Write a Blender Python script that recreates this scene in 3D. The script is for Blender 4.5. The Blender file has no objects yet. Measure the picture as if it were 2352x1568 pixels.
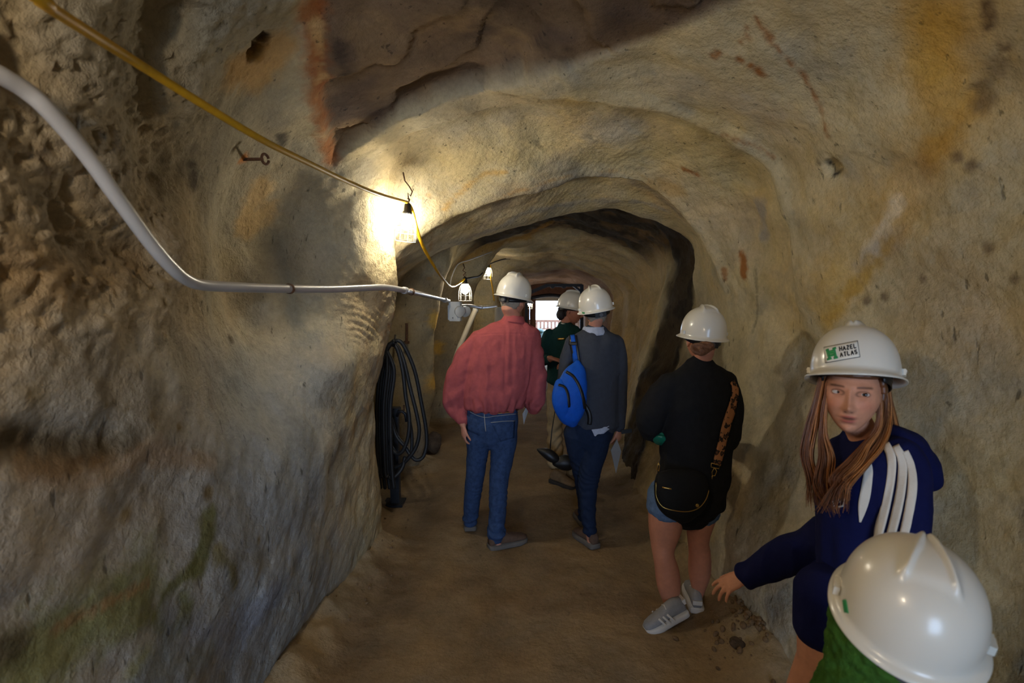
import bpy, bmesh, math, random
import numpy as np
from mathutils import Vector, Matrix, Euler
from mathutils.bvhtree import BVHTree

scene = bpy.context.scene
COL = scene.collection
# ---------------------------------------------------------------- camera
F = 1150.0; CX = 1176.0; CY = 784.0; HOR = 681.0; CAMH = 1.75
PITCH = math.atan((CY - HOR) / F)
cam_data = bpy.data.cameras.new('camera')
cam_data.sensor_width = 36.0
cam_data.lens = F / 2352.0 * 36.0
cam_data.clip_start = 0.02
cam_data.dof.use_dof = True
cam_data.dof.focus_distance = 3.3
cam_data.dof.aperture_fstop = 3.2
cam = bpy.data.objects.new('camera', cam_data)
COL.objects.link(cam)
cam.location = (0, 0, CAMH)
cam.rotation_euler = (math.pi / 2 - PITCH, 0, 0)
scene.camera = cam
# ---------------------------------------------------------------- world (daylight outside both mouths)
world = bpy.data.worlds.new('daylight'); scene.world = world
world.use_nodes = True
wn = world.node_tree.nodes; wl = world.node_tree.links
wbg = wn['Background']
wbg.inputs['Color'].default_value = (0.50, 0.69, 1.0, 1)
wbg.inputs['Strength'].default_value = 12.0
# ---------------------------------------------------------------- view
scene.view_settings.view_transform = 'Standard'
scene.view_settings.look = 'None'
scene.view_settings.gamma = 1.0
scene.view_settings.use_curve_mapping = False
scene.view_settings.exposure = 0.0
LAMP0_E, LAMP_E = 640.0, 440.0
LAMP0_C, LAMP_C = (1.0, 0.82, 0.58), (1.0, 0.91, 0.73)
# portals that tell the sampler where the daylight enters
def portal(loc, rot, sx, sy):
    l = bpy.data.lights.new('daylight_portal', 'AREA'); l.shape = 'RECTANGLE'; l.size = sx; l.size_y = sy
    l.cycles.is_portal = True
    o = bpy.data.objects.new('daylight_portal', l); COL.objects.link(o); o.location = loc; o.rotation_euler = rot
portal((0.2, -6.05, 1.4), (math.pi / 2, 0, 0), 3.0, 3.0)
portal((1.0, 13.9, 1.45), (-math.pi / 2, 0, 0), 1.6, 1.6)

# ---------------------------------------------------------------- helpers
_cp, _sp = math.cos(PITCH), math.sin(PITCH)
def ray(px, py):
    a = (px - CX) / F; b = (CY - py) / F
    return Vector((a, _cp + b * _sp, -_sp + b * _cp))
def at(px, py, Y):
    r = ray(px, py); t = Y / r.y
    return Vector((r.x * t, Y, CAMH + r.z * t))
def lin(c):
    return tuple(((v / 255) / 12.92 if v / 255 <= 0.04045 else ((v / 255 + 0.055) / 1.055) ** 2.4) for v in c)

def _hash(ix, iy, iz, seed):
    h = (ix.astype(np.int64) * 374761393 + iy.astype(np.int64) * 668265263 + iz.astype(np.int64) * 2147483647 + seed * 1274126177) & 0xffffffff
    h = ((h ^ (h >> 13)) * 1274126177) & 0xffffffff
    h = (h ^ (h >> 16)) & 0xffffffff
    return h.astype(np.float64) / 4294967295.0
def vnoise(P, scale=1.0, seed=0):
    p = np.asarray(P, float) * scale
    i = np.floor(p); f = p - i; u = f * f * f * (f * (f * 6 - 15) + 10)
    x, y, z = i[:, 0], i[:, 1], i[:, 2]
    r = 0
    for dx in (0, 1):
        wx = u[:, 0] if dx else 1 - u[:, 0]
        for dy in (0, 1):
            wy = u[:, 1] if dy else 1 - u[:, 1]
            for dz in (0, 1):
                wz = u[:, 2] if dz else 1 - u[:, 2]
                r = r + wx * wy * wz * _hash(x + dx, y + dy, z + dz, seed)
    return r * 2 - 1
def fbm(P, scale, oct=4, seed=0, gain=0.5):
    a = 1.0; s = scale; t = 0; n = 0
    for k in range(oct):
        t = t + a * vnoise(P, s, seed + k * 17); n += a; a *= gain; s *= 2.03
    return t / n
def sstep(a, b, x):
    t = np.clip((x - a) / (b - a), 0, 1); return t * t * (3 - 2 * t)

def pchip(xk, yk, x):
    xk = np.asarray(xk, float); yk = np.asarray(yk, float)
    h = np.diff(xk); d = np.diff(yk) / h
    m = np.zeros(len(xk)); m[0] = d[0]; m[-1] = d[-1]
    for i in range(1, len(xk) - 1):
        if d[i - 1] * d[i] <= 0: m[i] = 0
        else:
            w1 = 2 * h[i] + h[i - 1]; w2 = h[i] + 2 * h[i - 1]
            m[i] = (w1 + w2) / (w1 / d[i - 1] + w2 / d[i])
    x = np.clip(x, xk[0], xk[-1])
    k = np.clip(np.searchsorted(xk, x) - 1, 0, len(xk) - 2)
    t = (x - xk[k]) / h[k]
    return ((2 * t**3 - 3 * t**2 + 1) * yk[k] + (t**3 - 2 * t**2 + t) * h[k] * m[k]
            + (-2 * t**3 + 3 * t**2) * yk[k + 1] + (t**3 - t**2) * h[k] * m[k + 1])

def tag(o, label=None, cat=None, group=None, kind=None):
    if label: o['label'] = label
    if cat: o['category'] = cat
    if group: o['group'] = group
    if kind: o['kind'] = kind
    return o
def link(name, me, mat=None, parent=None):
    o = bpy.data.objects.new(name, me); COL.objects.link(o)
    if mat is not None and me is not None:
        if len(me.materials): me.materials[0] = mat
        else: me.materials.append(mat)
    if parent is not None: o.parent = parent
    return o
def empty(name, loc=(0, 0, 0), label=None, cat=None, group=None):
    o = bpy.data.objects.new(name, None); COL.objects.link(o); o.location = loc
    o.empty_display_size = 0.1
    return tag(o, label, cat, group)
def reparent(child, parent):
    """keep the world-space mesh where it is under a translated empty"""
    child.parent = parent
    child.matrix_parent_inverse = Matrix.Translation(-Vector(parent.location))
def smooth(me):
    me.polygons.foreach_set('use_smooth', [True] * len(me.polygons)); me.update()
def mesh_from(verts, faces, name='m', sm=True):
    me = bpy.data.meshes.new(name); me.from_pydata([tuple(v) for v in verts], [], faces)
    if sm: smooth(me)
    return me
def set_col(me, cols, name='Col'):
    a = me.color_attributes.new(name, 'FLOAT_COLOR', 'POINT')
    c = np.ones((len(me.vertices), 4)); c[:, :3] = cols
    a.data.foreach_set('color', c.ravel())
def get_co(me):
    a = np.empty(len(me.vertices) * 3); me.vertices.foreach_get('co', a); return a.reshape(-1, 3)
def set_co(me, co):
    me.vertices.foreach_set('co', np.ascontiguousarray(co).ravel()); me.update()
def get_no(me):
    a = np.empty(len(me.vertices) * 3); me.vertex_normals.foreach_get('vector', a); return a.reshape(-1, 3)

# ---------------------------------------------------------------- materials
def material(name, color=(0.5, 0.5, 0.5), rough=0.7, metal=0.0, attr=None, noise=None, bump=None, emit=None, coat=0, sss=0, spec=None, coords='Object'):
    """noise=(scale, amount)  bump=(list of (scale, strength_distance))"""
    m = bpy.data.materials.new(name); m.use_nodes = True
    nt = m.node_tree; n = nt.nodes; L = nt.links
    b = n['Principled BSDF']
    b.inputs['Base Color'].default_value = (*color, 1); b.inputs['Roughness'].default_value = rough
    b.inputs['Metallic'].default_value = metal
    if spec is not None: b.inputs['Specular IOR Level'].default_value = spec
    if coat: b.inputs['Coat Weight'].default_value = coat; b.inputs['Coat Roughness'].default_value = 0.15
    if sss:
        b.inputs['Subsurface Weight'].default_value = sss; b.inputs['Subsurface Radius'].default_value = (0.01, 0.004, 0.002)
        b.inputs['Subsurface Scale'].default_value = 0.5
    tc = n.new('ShaderNodeTexCoord')
    src = None
    if attr:
        a = n.new('ShaderNodeAttribute'); a.attribute_name = attr; src = a.outputs['Color']
    if noise:
        t = n.new('ShaderNodeTexNoise'); t.inputs['Scale'].default_value = noise[0]; t.inputs['Detail'].default_value = 6; t.inputs['Roughness'].default_value = 0.65
        L.new(tc.outputs[coords], t.inputs['Vector'])
        mr = n.new('ShaderNodeMapRange'); mr.inputs[1].default_value = 0.3; mr.inputs[2].default_value = 0.7
        mr.inputs[3].default_value = 1 - noise[1]; mr.inputs[4].default_value = 1 + noise[1] * 0.7
        L.new(t.outputs['Fac'], mr.inputs[0])
        mx = n.new('ShaderNodeVectorMath'); mx.operation = 'SCALE'
        if src is not None: L.new(src, mx.inputs[0])
        else: mx.inputs[0].default_value = color
        L.new(mr.outputs[0], mx.inputs['Scale']); src = mx.outputs[0]
    if src is not None: L.new(src, b.inputs['Base Color'])
    if bump:
        prev = None
        for sc, dist in bump:
            t = n.new('ShaderNodeTexNoise'); t.inputs['Scale'].default_value = sc; t.inputs['Detail'].default_value = 5; t.inputs['Roughness'].default_value = 0.6
            L.new(tc.outputs[coords], t.inputs['Vector'])
            bp = n.new('ShaderNodeBump'); bp.inputs['Distance'].default_value = dist; bp.inputs['Strength'].default_value = 1.0
            L.new(t.outputs['Fac'], bp.inputs['Height'])
            if prev: L.new(prev, bp.inputs['Normal'])
            prev = bp.outputs['Normal']
        L.new(prev, b.inputs['Normal'])
    if emit:
        b.inputs['Emission Color'].default_value = (*emit[0], 1); b.inputs['Emission Strength'].default_value = emit[1]
    return m

def rock_material(name, fine=1.0, crack=0.5):
    m = material(name, rough=0.92, attr='Col', spec=0.25)
    nt = m.node_tree; n = nt.nodes; L = nt.links; b = n['Principled BSDF']
    tc = [x for x in n if x.type == 'TEX_COORD'][0]; at_ = [x for x in n if x.type == 'ATTRIBUTE'][0]
    def noise(sc, det=6, ro=0.6, vec=None):
        t = n.new('ShaderNodeTexNoise'); t.inputs['Scale'].default_value = sc; t.inputs['Detail'].default_value = det; t.inputs['Roughness'].default_value = ro
        L.new(vec or tc.outputs['Object'], t.inputs['Vector']); return t.outputs['Fac']
    def rng(src, a, bb, c, d):
        r = n.new('ShaderNodeMapRange'); r.inputs[1].default_value = a; r.inputs[2].default_value = bb; r.inputs[3].default_value = c; r.inputs[4].default_value = d
        L.new(src, r.inputs[0]); return r.outputs[0]
    def math_(op, a, bb):
        q = n.new('ShaderNodeMath'); q.operation = op
        for i, v in enumerate((a, bb)):
            if isinstance(v, (int, float)): q.inputs[i].default_value = v
            else: L.new(v, q.inputs[i])
        return q.outputs[0]
    # slow and fine mottling, and small dark pits
    v1 = rng(noise(3.5), 0.3, 0.7, 0.78, 1.18)
    v2 = rng(noise(38, 8, 0.75), 0.3, 0.7, 0.82, 1.14)
    pits = rng(noise(17, 5, 0.7), 0.24, 0.34, 0.45, 1.0)
    # short dark pick marks: noise stretched along a slanted axis
    mp = n.new('ShaderNodeMapping'); mp.inputs['Rotation'].default_value = (0.5, 0.35, 0.3); mp.inputs['Scale'].default_value = (34, 34, 9)
    L.new(tc.outputs['Object'], mp.inputs['Vector'])
    marks = rng(noise(1.0, 3, 0.55, mp.outputs['Vector']), 0.27, 0.34, 1 - crack, 1.0)
    k = math_('MULTIPLY', math_('MULTIPLY', v1, v2), math_('MULTIPLY', pits, marks))
    s = n.new('ShaderNodeVectorMath'); s.operation = 'SCALE'; L.new(at_.outputs['Color'], s.inputs[0]); L.new(k, s.inputs['Scale'])
    # slight ochre drift
    mix = n.new('ShaderNodeMix'); mix.data_type = 'RGBA'; mix.blend_type = 'MULTIPLY'
    L.new(rng(noise(1.7, 4), 0.42, 0.68, 0.0, 0.5), mix.inputs[0]); L.new(s.outputs[0], mix.inputs[6]); mix.inputs[7].default_value = (1.12, 0.93, 0.62, 1)
    L.new(mix.outputs[2], b.inputs['Base Color'])
    prev = None
    for src, dist in ((noise(9, 6, 0.6), 0.035 * fine), (noise(45, 6, 0.7), 0.010 * fine), (marks, 0.004), (pits, 0.004)):
        bp = n.new('ShaderNodeBump'); bp.inputs['Distance'].default_value = dist; bp.inputs['Strength'].default_value = 0.8
        L.new(src, bp.inputs['Height'])
        if prev: L.new(prev, bp.inputs['Normal'])
        prev = bp.outputs['Normal']
    L.new(prev, b.inputs['Normal'])
    return m
M_ROCK = rock_material('sandstone', 1.0, 0.55)
M_FLOOR = rock_material('sandy_floor', 0.8, 0.25)

# ---------------------------------------------------------------- the tunnel: control curves along Y
K = {}
K[0] = [(-6,-1.05),(0,-1.08),(1.5,-1.08),(2.5,-1.03),(3.2,-.96),(3.45,-.93),(3.64,-1.25),(4.5,-1.3),(4.85,-1.05),(5.0,-.95),(5.2,-.96),(5.45,-1.2),(6.6,-1.2),(6.9,-.85),(7.05,-.72),(7.3,-1.0),(8.8,-.95),(9.2,-.35),(14,.3)]
K[1] = [(-6,-1.0),(0,-1.03),(1.5,-1.04),(2.1,-1.02),(2.5,-.98),(2.8,-.95),(3.1,-.93),(3.38,-.93),(3.48,-.96),(3.64,-1.28),(4.55,-1.3),(4.8,-1.05),(5.0,-.88),(5.15,-.9),(5.35,-1.15),(6.6,-1.15),(6.9,-.78),(7.05,-.64),(7.3,-1.0),(8.8,-.95),(9.2,-.32),(14,.32)]
K[2] = [(-6,-1.0),(0,-1.0),(1.5,-1.01),(2.1,-.98),(2.5,-.94),(2.8,-.925),(3.1,-.93),(3.36,-.94),(3.48,-.97),(3.62,-1.3),(4.6,-1.3),(4.8,-1.0),(4.95,-.80),(5.1,-.84),(5.25,-1.1),(6.6,-1.1),(6.9,-.7),(7.05,-.58),(7.3,-.95),(8.8,-.95),(9.2,-.30),(14,.33)]
K[3] = [(-6,-1.0),(0,-1.0),(1.5,-1.03),(1.9,-1.10),(2.2,-1.14),(2.4,-1.09),(2.6,-.98),(2.8,-.90),(3.1,-.86),(3.36,-.84),(3.46,-.87),(3.6,-1.28),(4.6,-1.3),(4.8,-.9),(4.95,-.74),(5.05,-.76),(5.2,-1.1),(6.6,-1.1),(6.9,-.65),(7.05,-.52),(7.3,-.9),(8.8,-.9),(9.2,-.28),(14,.34)]
K[4] = [(-6,-1.0),(0,-.98),(.8,-1.0),(1.5,-1.03),(1.9,-1.17),(2.25,-1.27),(2.45,-1.23),(2.62,-1.08),(2.76,-.93),(2.86,-.86),(3.05,-.79),(3.2,-.775),(3.35,-.79),(3.45,-.83),(3.58,-1.0),(4.5,-1.05),(4.75,-.8),(4.92,-.69),(5.05,-.72),(5.2,-1.0),(6.6,-1.0),(6.9,-.6),(7.05,-.50),(7.3,-.85),(8.8,-.85),(9.2,-.27),(14,.35)]
ZL = {0:-.06, 1:.45, 2:1.0, 3:1.45, 4:1.82}
KK = {}
for i in range(5): KK[i] = [(y, x, ZL[i]) for y, x in K[i]]
KK[5] = [(-6,-.95,2.2),(0,-.95,2.2),(.8,-.98,2.2),(1.5,-1.02,2.2),(1.9,-1.15,2.2),(2.25,-1.25,2.2),(2.45,-1.2,2.18),(2.62,-1.05,2.16),(2.76,-.91,2.15),(2.86,-.83,2.15),(3.03,-.755,2.15),(3.15,-.745,2.13),(3.3,-.78,2.08),(3.45,-.83,2.02),(3.8,-.84,2.02),(4.3,-.84,2.02),(4.6,-.80,2.04),(4.9,-.64,2.0),(5.1,-.66,2.0),(5.4,-.8,2.05),(6.6,-.8,2.05),(7.05,-.42,2.0),(7.3,-.65,2.05),(8.7,-.65,2.05),(9.2,-.2,1.98),(10,-.05,1.95),(14,.38,1.9)]
KK[6] = [(-6,-.7,2.6),(0,-.7,2.7),(1.6,-.72,2.74),(2.1,-.90,2.56),(2.4,-.95,2.46),(2.6,-.88,2.45),(2.78,-.76,2.47),(3.0,-.64,2.5),(3.2,-.57,2.43),(3.4,-.45,2.27),(3.46,-.46,2.32),(4.08,-.36,2.2),(4.16,-.36,2.2),(4.4,-.46,2.4),(6.6,-.4,2.4),(7.05,-.2,2.35),(7.3,-.4,2.4),(8.6,-.35,2.38),(9.2,0,2.2),(9.6,.1,2.15),(14,.5,2.0)]
KK[7] = [(-6,-.3,2.7),(0,-.3,2.76),(2.0,-.3,2.76),(2.4,-.25,2.74),(2.7,-.2,2.67),(2.75,-.17,2.73),(3.3,.02,2.46),(3.4,.05,2.415),(3.45,.05,2.475),(4.08,.1,2.33),(4.16,.1,2.33),(4.4,.05,2.52),(6.8,.1,2.55),(7.3,.25,2.42),(9,.3,2.35),(9.5,.4,2.2),(14,.75,2.08)]
KK[8] = [(-6,.2,2.72),(0,.2,2.78),(2.2,.2,2.76),(2.5,.25,2.69),(2.545,.27,2.755),(3.3,.5,2.58),(3.4,.5,2.525),(3.445,.5,2.585),(4.08,.5,2.43),(4.15,.5,2.42),(4.35,.5,2.58),(4.6,.5,2.66),(6.6,.6,2.66),(7.3,.6,2.5),(8,.65,2.46),(9,.7,2.4),(9.6,.8,2.25),(14,1.05,2.1)]
KK[9] = [(-6,.7,2.6),(0,.75,2.7),(1.5,.8,2.74),(2.0,.75,2.7),(2.4,.72,2.685),(2.5,.72,2.645),(2.545,.75,2.71),(3.3,.9,2.51),(3.4,.9,2.46),(3.445,.92,2.52),(4.08,1.0,2.42),(4.15,1.0,2.42),(4.35,1.05,2.52),(4.8,1.1,2.55),(6.6,1.1,2.55),(7.3,1.05,2.42),(9,1.1,2.3),(14,1.35,2.05)]
KK[10] = [(-6,1.2,2.2),(0,1.3,2.25),(1.4,1.36,2.35),(2,1.28,2.38),(2.4,1.26,2.4),(2.5,1.23,2.38),(2.545,1.30,2.39),(3.3,1.28,2.2),(3.4,1.25,2.18),(3.48,1.31,2.19),(4.1,1.45,2.24),(4.2,1.46,2.24),(4.4,1.54,2.28),(5.2,1.6,2.3),(6.6,1.7,2.25),(7.3,1.6,2.2),(9,1.6,2.1),(14,1.6,1.95)]
R = {11:[(-6,1.35),(0,1.5),(1.4,1.56),(2,1.5),(2.5,1.40),(2.55,1.46),(3.3,1.43),(3.4,1.40),(3.5,1.45),(4.1,1.52),(4.2,1.52),(4.35,1.58),(5,1.58),(6.6,1.85),(8,1.95),(10,1.85),(14,1.65)],
     12:[(-6,1.4),(0,1.5),(1.4,1.58),(2,1.55),(2.6,1.5),(3.4,1.46),(4.1,1.5),(4.2,1.49),(4.4,1.53),(5,1.5),(6.6,1.8),(8,1.95),(10,1.85),(14,1.65)],
     13:[(-6,1.35),(0,1.45),(1.4,1.5),(2.6,1.39),(3.4,1.34),(4.2,1.32),(5,1.33),(6.6,1.7),(8,1.9),(10,1.83),(14,1.65)],
     14:[(-6,1.3),(0,1.35),(1.4,1.4),(2.6,1.25),(3.4,1.2),(4.4,1.18),(5,1.2),(6.6,1.6),(8,1.85),(10,1.8),(14,1.62)],
     15:[(-6,1.25),(0,1.25),(1.4,1.3),(2.6,1.15),(3.4,1.1),(4.6,1.06),(5,1.1),(6.6,1.5),(8,1.8),(10,1.78),(14,1.6)]}
ZR = {11:1.85, 12:1.45, 13:.9, 14:.4, 15:-.06}
for i in R: KK[i] = [(y, x, ZR[i]) for y, x in R[i]]

Ys = np.concatenate([np.arange(-6, 0.5, 0.10), np.arange(0.5, 4.6, 0.0125), np.arange(4.6, 8, 0.03), np.arange(8, 13.81, 0.08)])
NU = 520
ctrl = np.zeros((len(Ys), 16, 2))
for i in range(16):
    a = np.array(KK[i]); ctrl[:, i, 0] = pchip(a[:, 0], a[:, 1], Ys); ctrl[:, i, 1] = pchip(a[:, 0], a[:, 2], Ys)
# Catmull-Rom around the section
us = np.linspace(0, 15, NU)
ext = np.concatenate([2 * ctrl[:, :1] - ctrl[:, 1:2], ctrl, 2 * ctrl[:, -1:] - ctrl[:, -2:-1]], axis=1)
k = np.clip(us.astype(int), 0, 14); t = (us - k)[None, :, None]
p0, p1, p2, p3 = ext[:, k], ext[:, k + 1], ext[:, k + 2], ext[:, k + 3]
sec = 0.5 * (2 * p1 + (-p0 + p2) * t + (2 * p0 - 5 * p1 + 4 * p2 - p3) * t**2 + (-p0 + 3 * p1 - 3 * p2 + p3) * t**3)
G = np.zeros((len(Ys), NU, 3)); G[:, :, 0] = sec[:, :, 0]; G[:, :, 1] = Ys[:, None]; G[:, :, 2] = sec[:, :, 1]

def grid_normals(G):
    du = np.gradient(G, axis=1); dv = np.gradient(G, axis=0)
    n = np.cross(du, dv); n /= np.linalg.norm(n, axis=2, keepdims=True) + 1e-9
    return n                       # points into the tunnel
N0 = grid_normals(G)
if (N0[30, NU // 2, 2] > 0): N0 = -N0
Pf = G.reshape(-1, 3); Uf = np.tile(us, len(Ys)); Yf = Pf[:, 1]
# --- broad and fine relief
rel = 0.045 * fbm(Pf, 1.4, 2, 1) + 0.030 * fbm(Pf, 3.6, 2, 5)
fine = fbm(Pf, 11, 4, 9, 0.55)
rough_zone = sstep(2.1, 1.4, Yf) * sstep(3.2, 4.0, Uf) * sstep(6.5, 5.5, Uf)          # knobbly upper left wall
rel += fine * (0.010 + 0.012 * rough_zone)
rel += 0.013 * rough_zone * np.abs(vnoise(Pf, 34, 3)) + 0.008 * rough_zone * vnoise(Pf, 62, 6)
# pick-mark ribs on the left pillar and faint ones on the arches
pill = sstep(2.65, 2.85, Yf) * sstep(3.5, 3.3, Yf) * sstep(2.9, 3.2, Uf) * sstep(4.0, 3.75, Uf) * (.5 + .5 * sstep(-.3, .2, fbm(Pf, 4, 2, 19)))
w = Pf[:, 2] + 0.35 * Yf + 0.03 * fbm(Pf, 5, 2, 20)
rel += 0.0045 * pill * np.sin(w * 2 * math.pi / 0.040 + 2 * fbm(Pf, 7, 2, 22))
arch = sstep(5.0, 6.0, Uf) * sstep(11, 10, Uf) * sstep(2.4, 2.6, Yf) * sstep(4.2, 4.0, Yf)
rel += 0.0014 * arch * np.sin((Pf[:, 0] * 1.0 + 0.5 * Pf[:, 1]) * 2 * math.pi / 0.045 + 3 * fbm(Pf, 4, 2, 31))
farib = sstep(7.0, 7.3, Yf)
rel += 0.02 * farib * np.sin((Pf[:, 1] + .2 * Pf[:, 0]) * 2 * math.pi / 0.5)
rel *= 1 - 0.8 * sstep(12.5, 13.5, Yf)
fold = sstep(5.3, 6.2, Yf) * sstep(10.2, 11.0, Uf)
rel += 0.05 * fold * np.sin((Pf[:, 1]) * 2 * math.pi / 0.9 + 2 * fbm(Pf, 1.5, 2, 44))
Pf = Pf + N0.reshape(-1, 3) * rel[:, None]
nY = len(Ys)
quads = []
idx = np.arange(nY * NU).reshape(nY, NU)
q = np.stack([idx[:-1, :-1], idx[:-1, 1:], idx[1:, 1:], idx[1:, :-1]], axis=-1).reshape(-1, 4)
bvh = BVHTree.FromPolygons([Vector(v) for v in Pf], q.tolist())
ORIG = Vector((0, 0, CAMH))
def hit(px, py):
    r = ray(px, py).normalized()
    h = bvh.ray_cast(ORIG, r)
    return h[0] if h[0] is not None else at(px, py, 3)
def hit_path(pts, step=0.03):
    W = [hit(*p) for p in pts]; out = [W[0]]
    for a, b in zip(W[:-1], W[1:]):
        n = max(1, int((b - a).length / step))
        for j in range(1, n + 1): out.append(a.lerp(b, j / n))
    return np.array([tuple(v) for v in out])
def dist_to(P, path):
    d = np.full(len(P), 9.0)
    lo = path.min(0) - 0.6; hi = path.max(0) + 0.6
    m = np.all((P > lo) & (P < hi), axis=1)
    Q = P[m]; dd = np.full(len(Q), 9.0)
    for s in path: dd = np.minimum(dd, np.linalg.norm(Q - s, axis=1))
    d[m] = dd; return d
def in_poly(X, Y, poly):
    ins = np.zeros(len(X), bool); n = len(poly)
    for i in range(n):
        x1, y1 = poly[i]; x2, y2 = poly[(i + 1) % n]
        c = ((y1 > Y) != (y2 > Y)) & (X < (x2 - x1) * (Y - y1) / (y2 - y1 + 1e-12) + x1); ins ^= c
    return ins

# --- hollows and swells of the near left wall
def dent(pts, rpx, depth):
    global Pf
    path = hit_path(pts, 0.04); d0 = np.mean([np.linalg.norm(np.array(p) - np.array(ORIG)) for p in path])
    d = dist_to(Pf, path); Pf = Pf - N0.reshape(-1, 3) * (depth * np.exp(-(d / (rpx * d0 / F))**2))[:, None]
dent([(400, 60), (360, 250), (390, 400)], 70, .07); dent([(30, 40), (40, 130)], 60, .05); dent([(180, 520), (330, 600)], 60, .05)
dent([(210, 230), (240, 400)], 80, -.03); dent([(700, 560), (690, 330)], 45, .03); dent([(602, 90), (588, 120)], 14, .06); dent([(1912, 385)], 14, .06)
dent([(560, 700), (650, 780), (700, 900)], 60, .05); dent([(800, 830), (700, 880)], 50, -.03); dent([(60, 1010), (260, 1010)], 40, .03)
bvh = BVHTree.FromPolygons([Vector(v) for v in Pf], q.tolist())
# --- rock colour, with some shade and daylight painted in
cream, grey, tan = np.array(lin((198, 185, 150))), np.array(lin((168, 168, 162))), np.array(lin((186, 164, 130)))
C = np.tile(cream, (len(Pf), 1))
def mixin(mask, col):
    global C
    C = C * (1 - mask[:, None]) + np.array(col) * mask[:, None]
b1 = fbm(Pf, 0.9, 3, 50); b2 = fbm(Pf, 1.7, 3, 60)
bx_ = fbm(Pf, 5.0, 4, 64, .65); mixin(sstep(0.0, 0.45, b1) * 0.55, grey); mixin(sstep(.05, .4, bx_) * .35, lin((150, 148, 140))); mixin(sstep(.1, .45, fbm(Pf, 3.2, 4, 66, .65)) * .35, lin((200, 176, 112))); mixin(sstep(0.05, 0.45, b2) * 0.5, tan)
left_low = sstep(4.0, 2.8, Uf) * sstep(3.0, 2.2, Yf)
mixin(left_low * 0.95, lin((164, 170, 174)))  # bluish daylight from behind the camera put into the lower wall's colour
mixin(left_low * sstep(.0, .4, fbm(Pf, 2.6, 4, 67, .6)) * .5, lin((138, 138, 140)))
mixin(sstep(3.0, 4.2, Uf) * sstep(6.4, 5.8, Uf) * sstep(2.95, 2.6, Yf) * .75, lin((128, 120, 104)))  # upper wall short of the pillar painted darker, standing in for shade
mixin(sstep(-1.2, 3.5, Uf) * sstep(5.6, 4.6, Uf) * sstep(2.2, 1.0, Yf) * 0.4, lin((186, 160, 122)))
# dark natural roof slab: recessed polygon in plan
slab_px = [(760, 405), (832, 335), (905, 285), (1000, 245), (1100, 215), (1200, 196), (1300, 172), (1400, 136), (1500, 100), (1600, 62), (1725, 4)]
slab = [hit(*p) for p in slab_px]
SL = [(v.x, v.y) for v in slab] + [(0.95, 1.2), (1.0, 0.2), (1.0, -6.2), (-.75, -6.2), (-.72, 0.0), (-.70, 1.2)] + [(hit(700, 10).x, hit(700, 10).y), (hit(712, 200).x, hit(712, 200).y)]
warp = np.stack([0.03 * fbm(Pf, 6, 3, 70), 0.03 * fbm(Pf, 6, 3, 71)], 1)
topm = (Uf > 5.2) & (Uf < 10.2) & (Yf < 3.0) & (Pf[:, 2] > 2.25)
slabm = in_poly(Pf[:, 0] + warp[:, 0], Pf[:, 1] + warp[:, 1], SL) & topm
# signed soft edge by distance to the polygon's visible border
border = hit_path(slab_px, 0.02); border = np.concatenate([border, hit_path([(760, 405), (712, 200), (700, 10)], 0.02)])
dB = np.full(len(Pf), 9.0); dd = np.full(topm.sum(), 9.0); Qs = Pf[topm][:, :2]
for s in border[:, :2]: dd = np.minimum(dd, np.hypot(Qs[:, 0] - s[0], Qs[:, 1] - s[1]))
dB[topm] = dd
sl = np.where(slabm, sstep(0.0, 0.05, dB), 0.0)
mixin(sl, lin((112, 94, 76)))
mixin(sl * sstep(0.0, 0.4, fbm(Pf, 2.5, 4, 80)) * 0.8, lin((78, 64, 56)))
mixin(sl * sstep(0.1, 0.4, fbm(Pf, 3.5, 4, 82)) * 0.6, lin((142, 118, 86)))
Pf[:, 2] += sl * (0.05 + 0.025 * fbm(Pf, 3, 3, 85) + 0.03 * np.round(2.5 * fbm(Pf, 1.6, 3, 86)) * 0.8)
# dark band of rock beyond the third arch (roof, right haunch, right wall)
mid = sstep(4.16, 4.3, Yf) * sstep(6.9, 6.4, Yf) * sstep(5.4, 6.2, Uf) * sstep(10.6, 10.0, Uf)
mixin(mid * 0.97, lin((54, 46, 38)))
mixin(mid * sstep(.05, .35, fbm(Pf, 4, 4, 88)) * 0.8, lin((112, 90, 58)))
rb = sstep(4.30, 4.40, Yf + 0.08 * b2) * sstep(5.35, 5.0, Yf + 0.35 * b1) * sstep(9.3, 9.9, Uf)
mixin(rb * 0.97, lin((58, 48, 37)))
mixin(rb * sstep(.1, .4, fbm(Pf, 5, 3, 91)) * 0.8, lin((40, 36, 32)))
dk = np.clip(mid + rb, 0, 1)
Pf = Pf + N0.reshape(-1, 3) * (dk * (0.05 * fbm(Pf, 5, 4, 92)))[:, None]
# recess backs: browner
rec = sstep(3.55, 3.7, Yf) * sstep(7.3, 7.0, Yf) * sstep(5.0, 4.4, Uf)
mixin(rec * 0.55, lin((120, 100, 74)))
farm = sstep(5.2, 6.0, Yf) * sstep(9.6, 10.4, Uf)
mixin(farm * 0.7, lin((205, 186, 150)))
mixin(sstep(9.2, 9.8, Yf) * 0.75, lin((150, 116, 100)))

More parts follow.
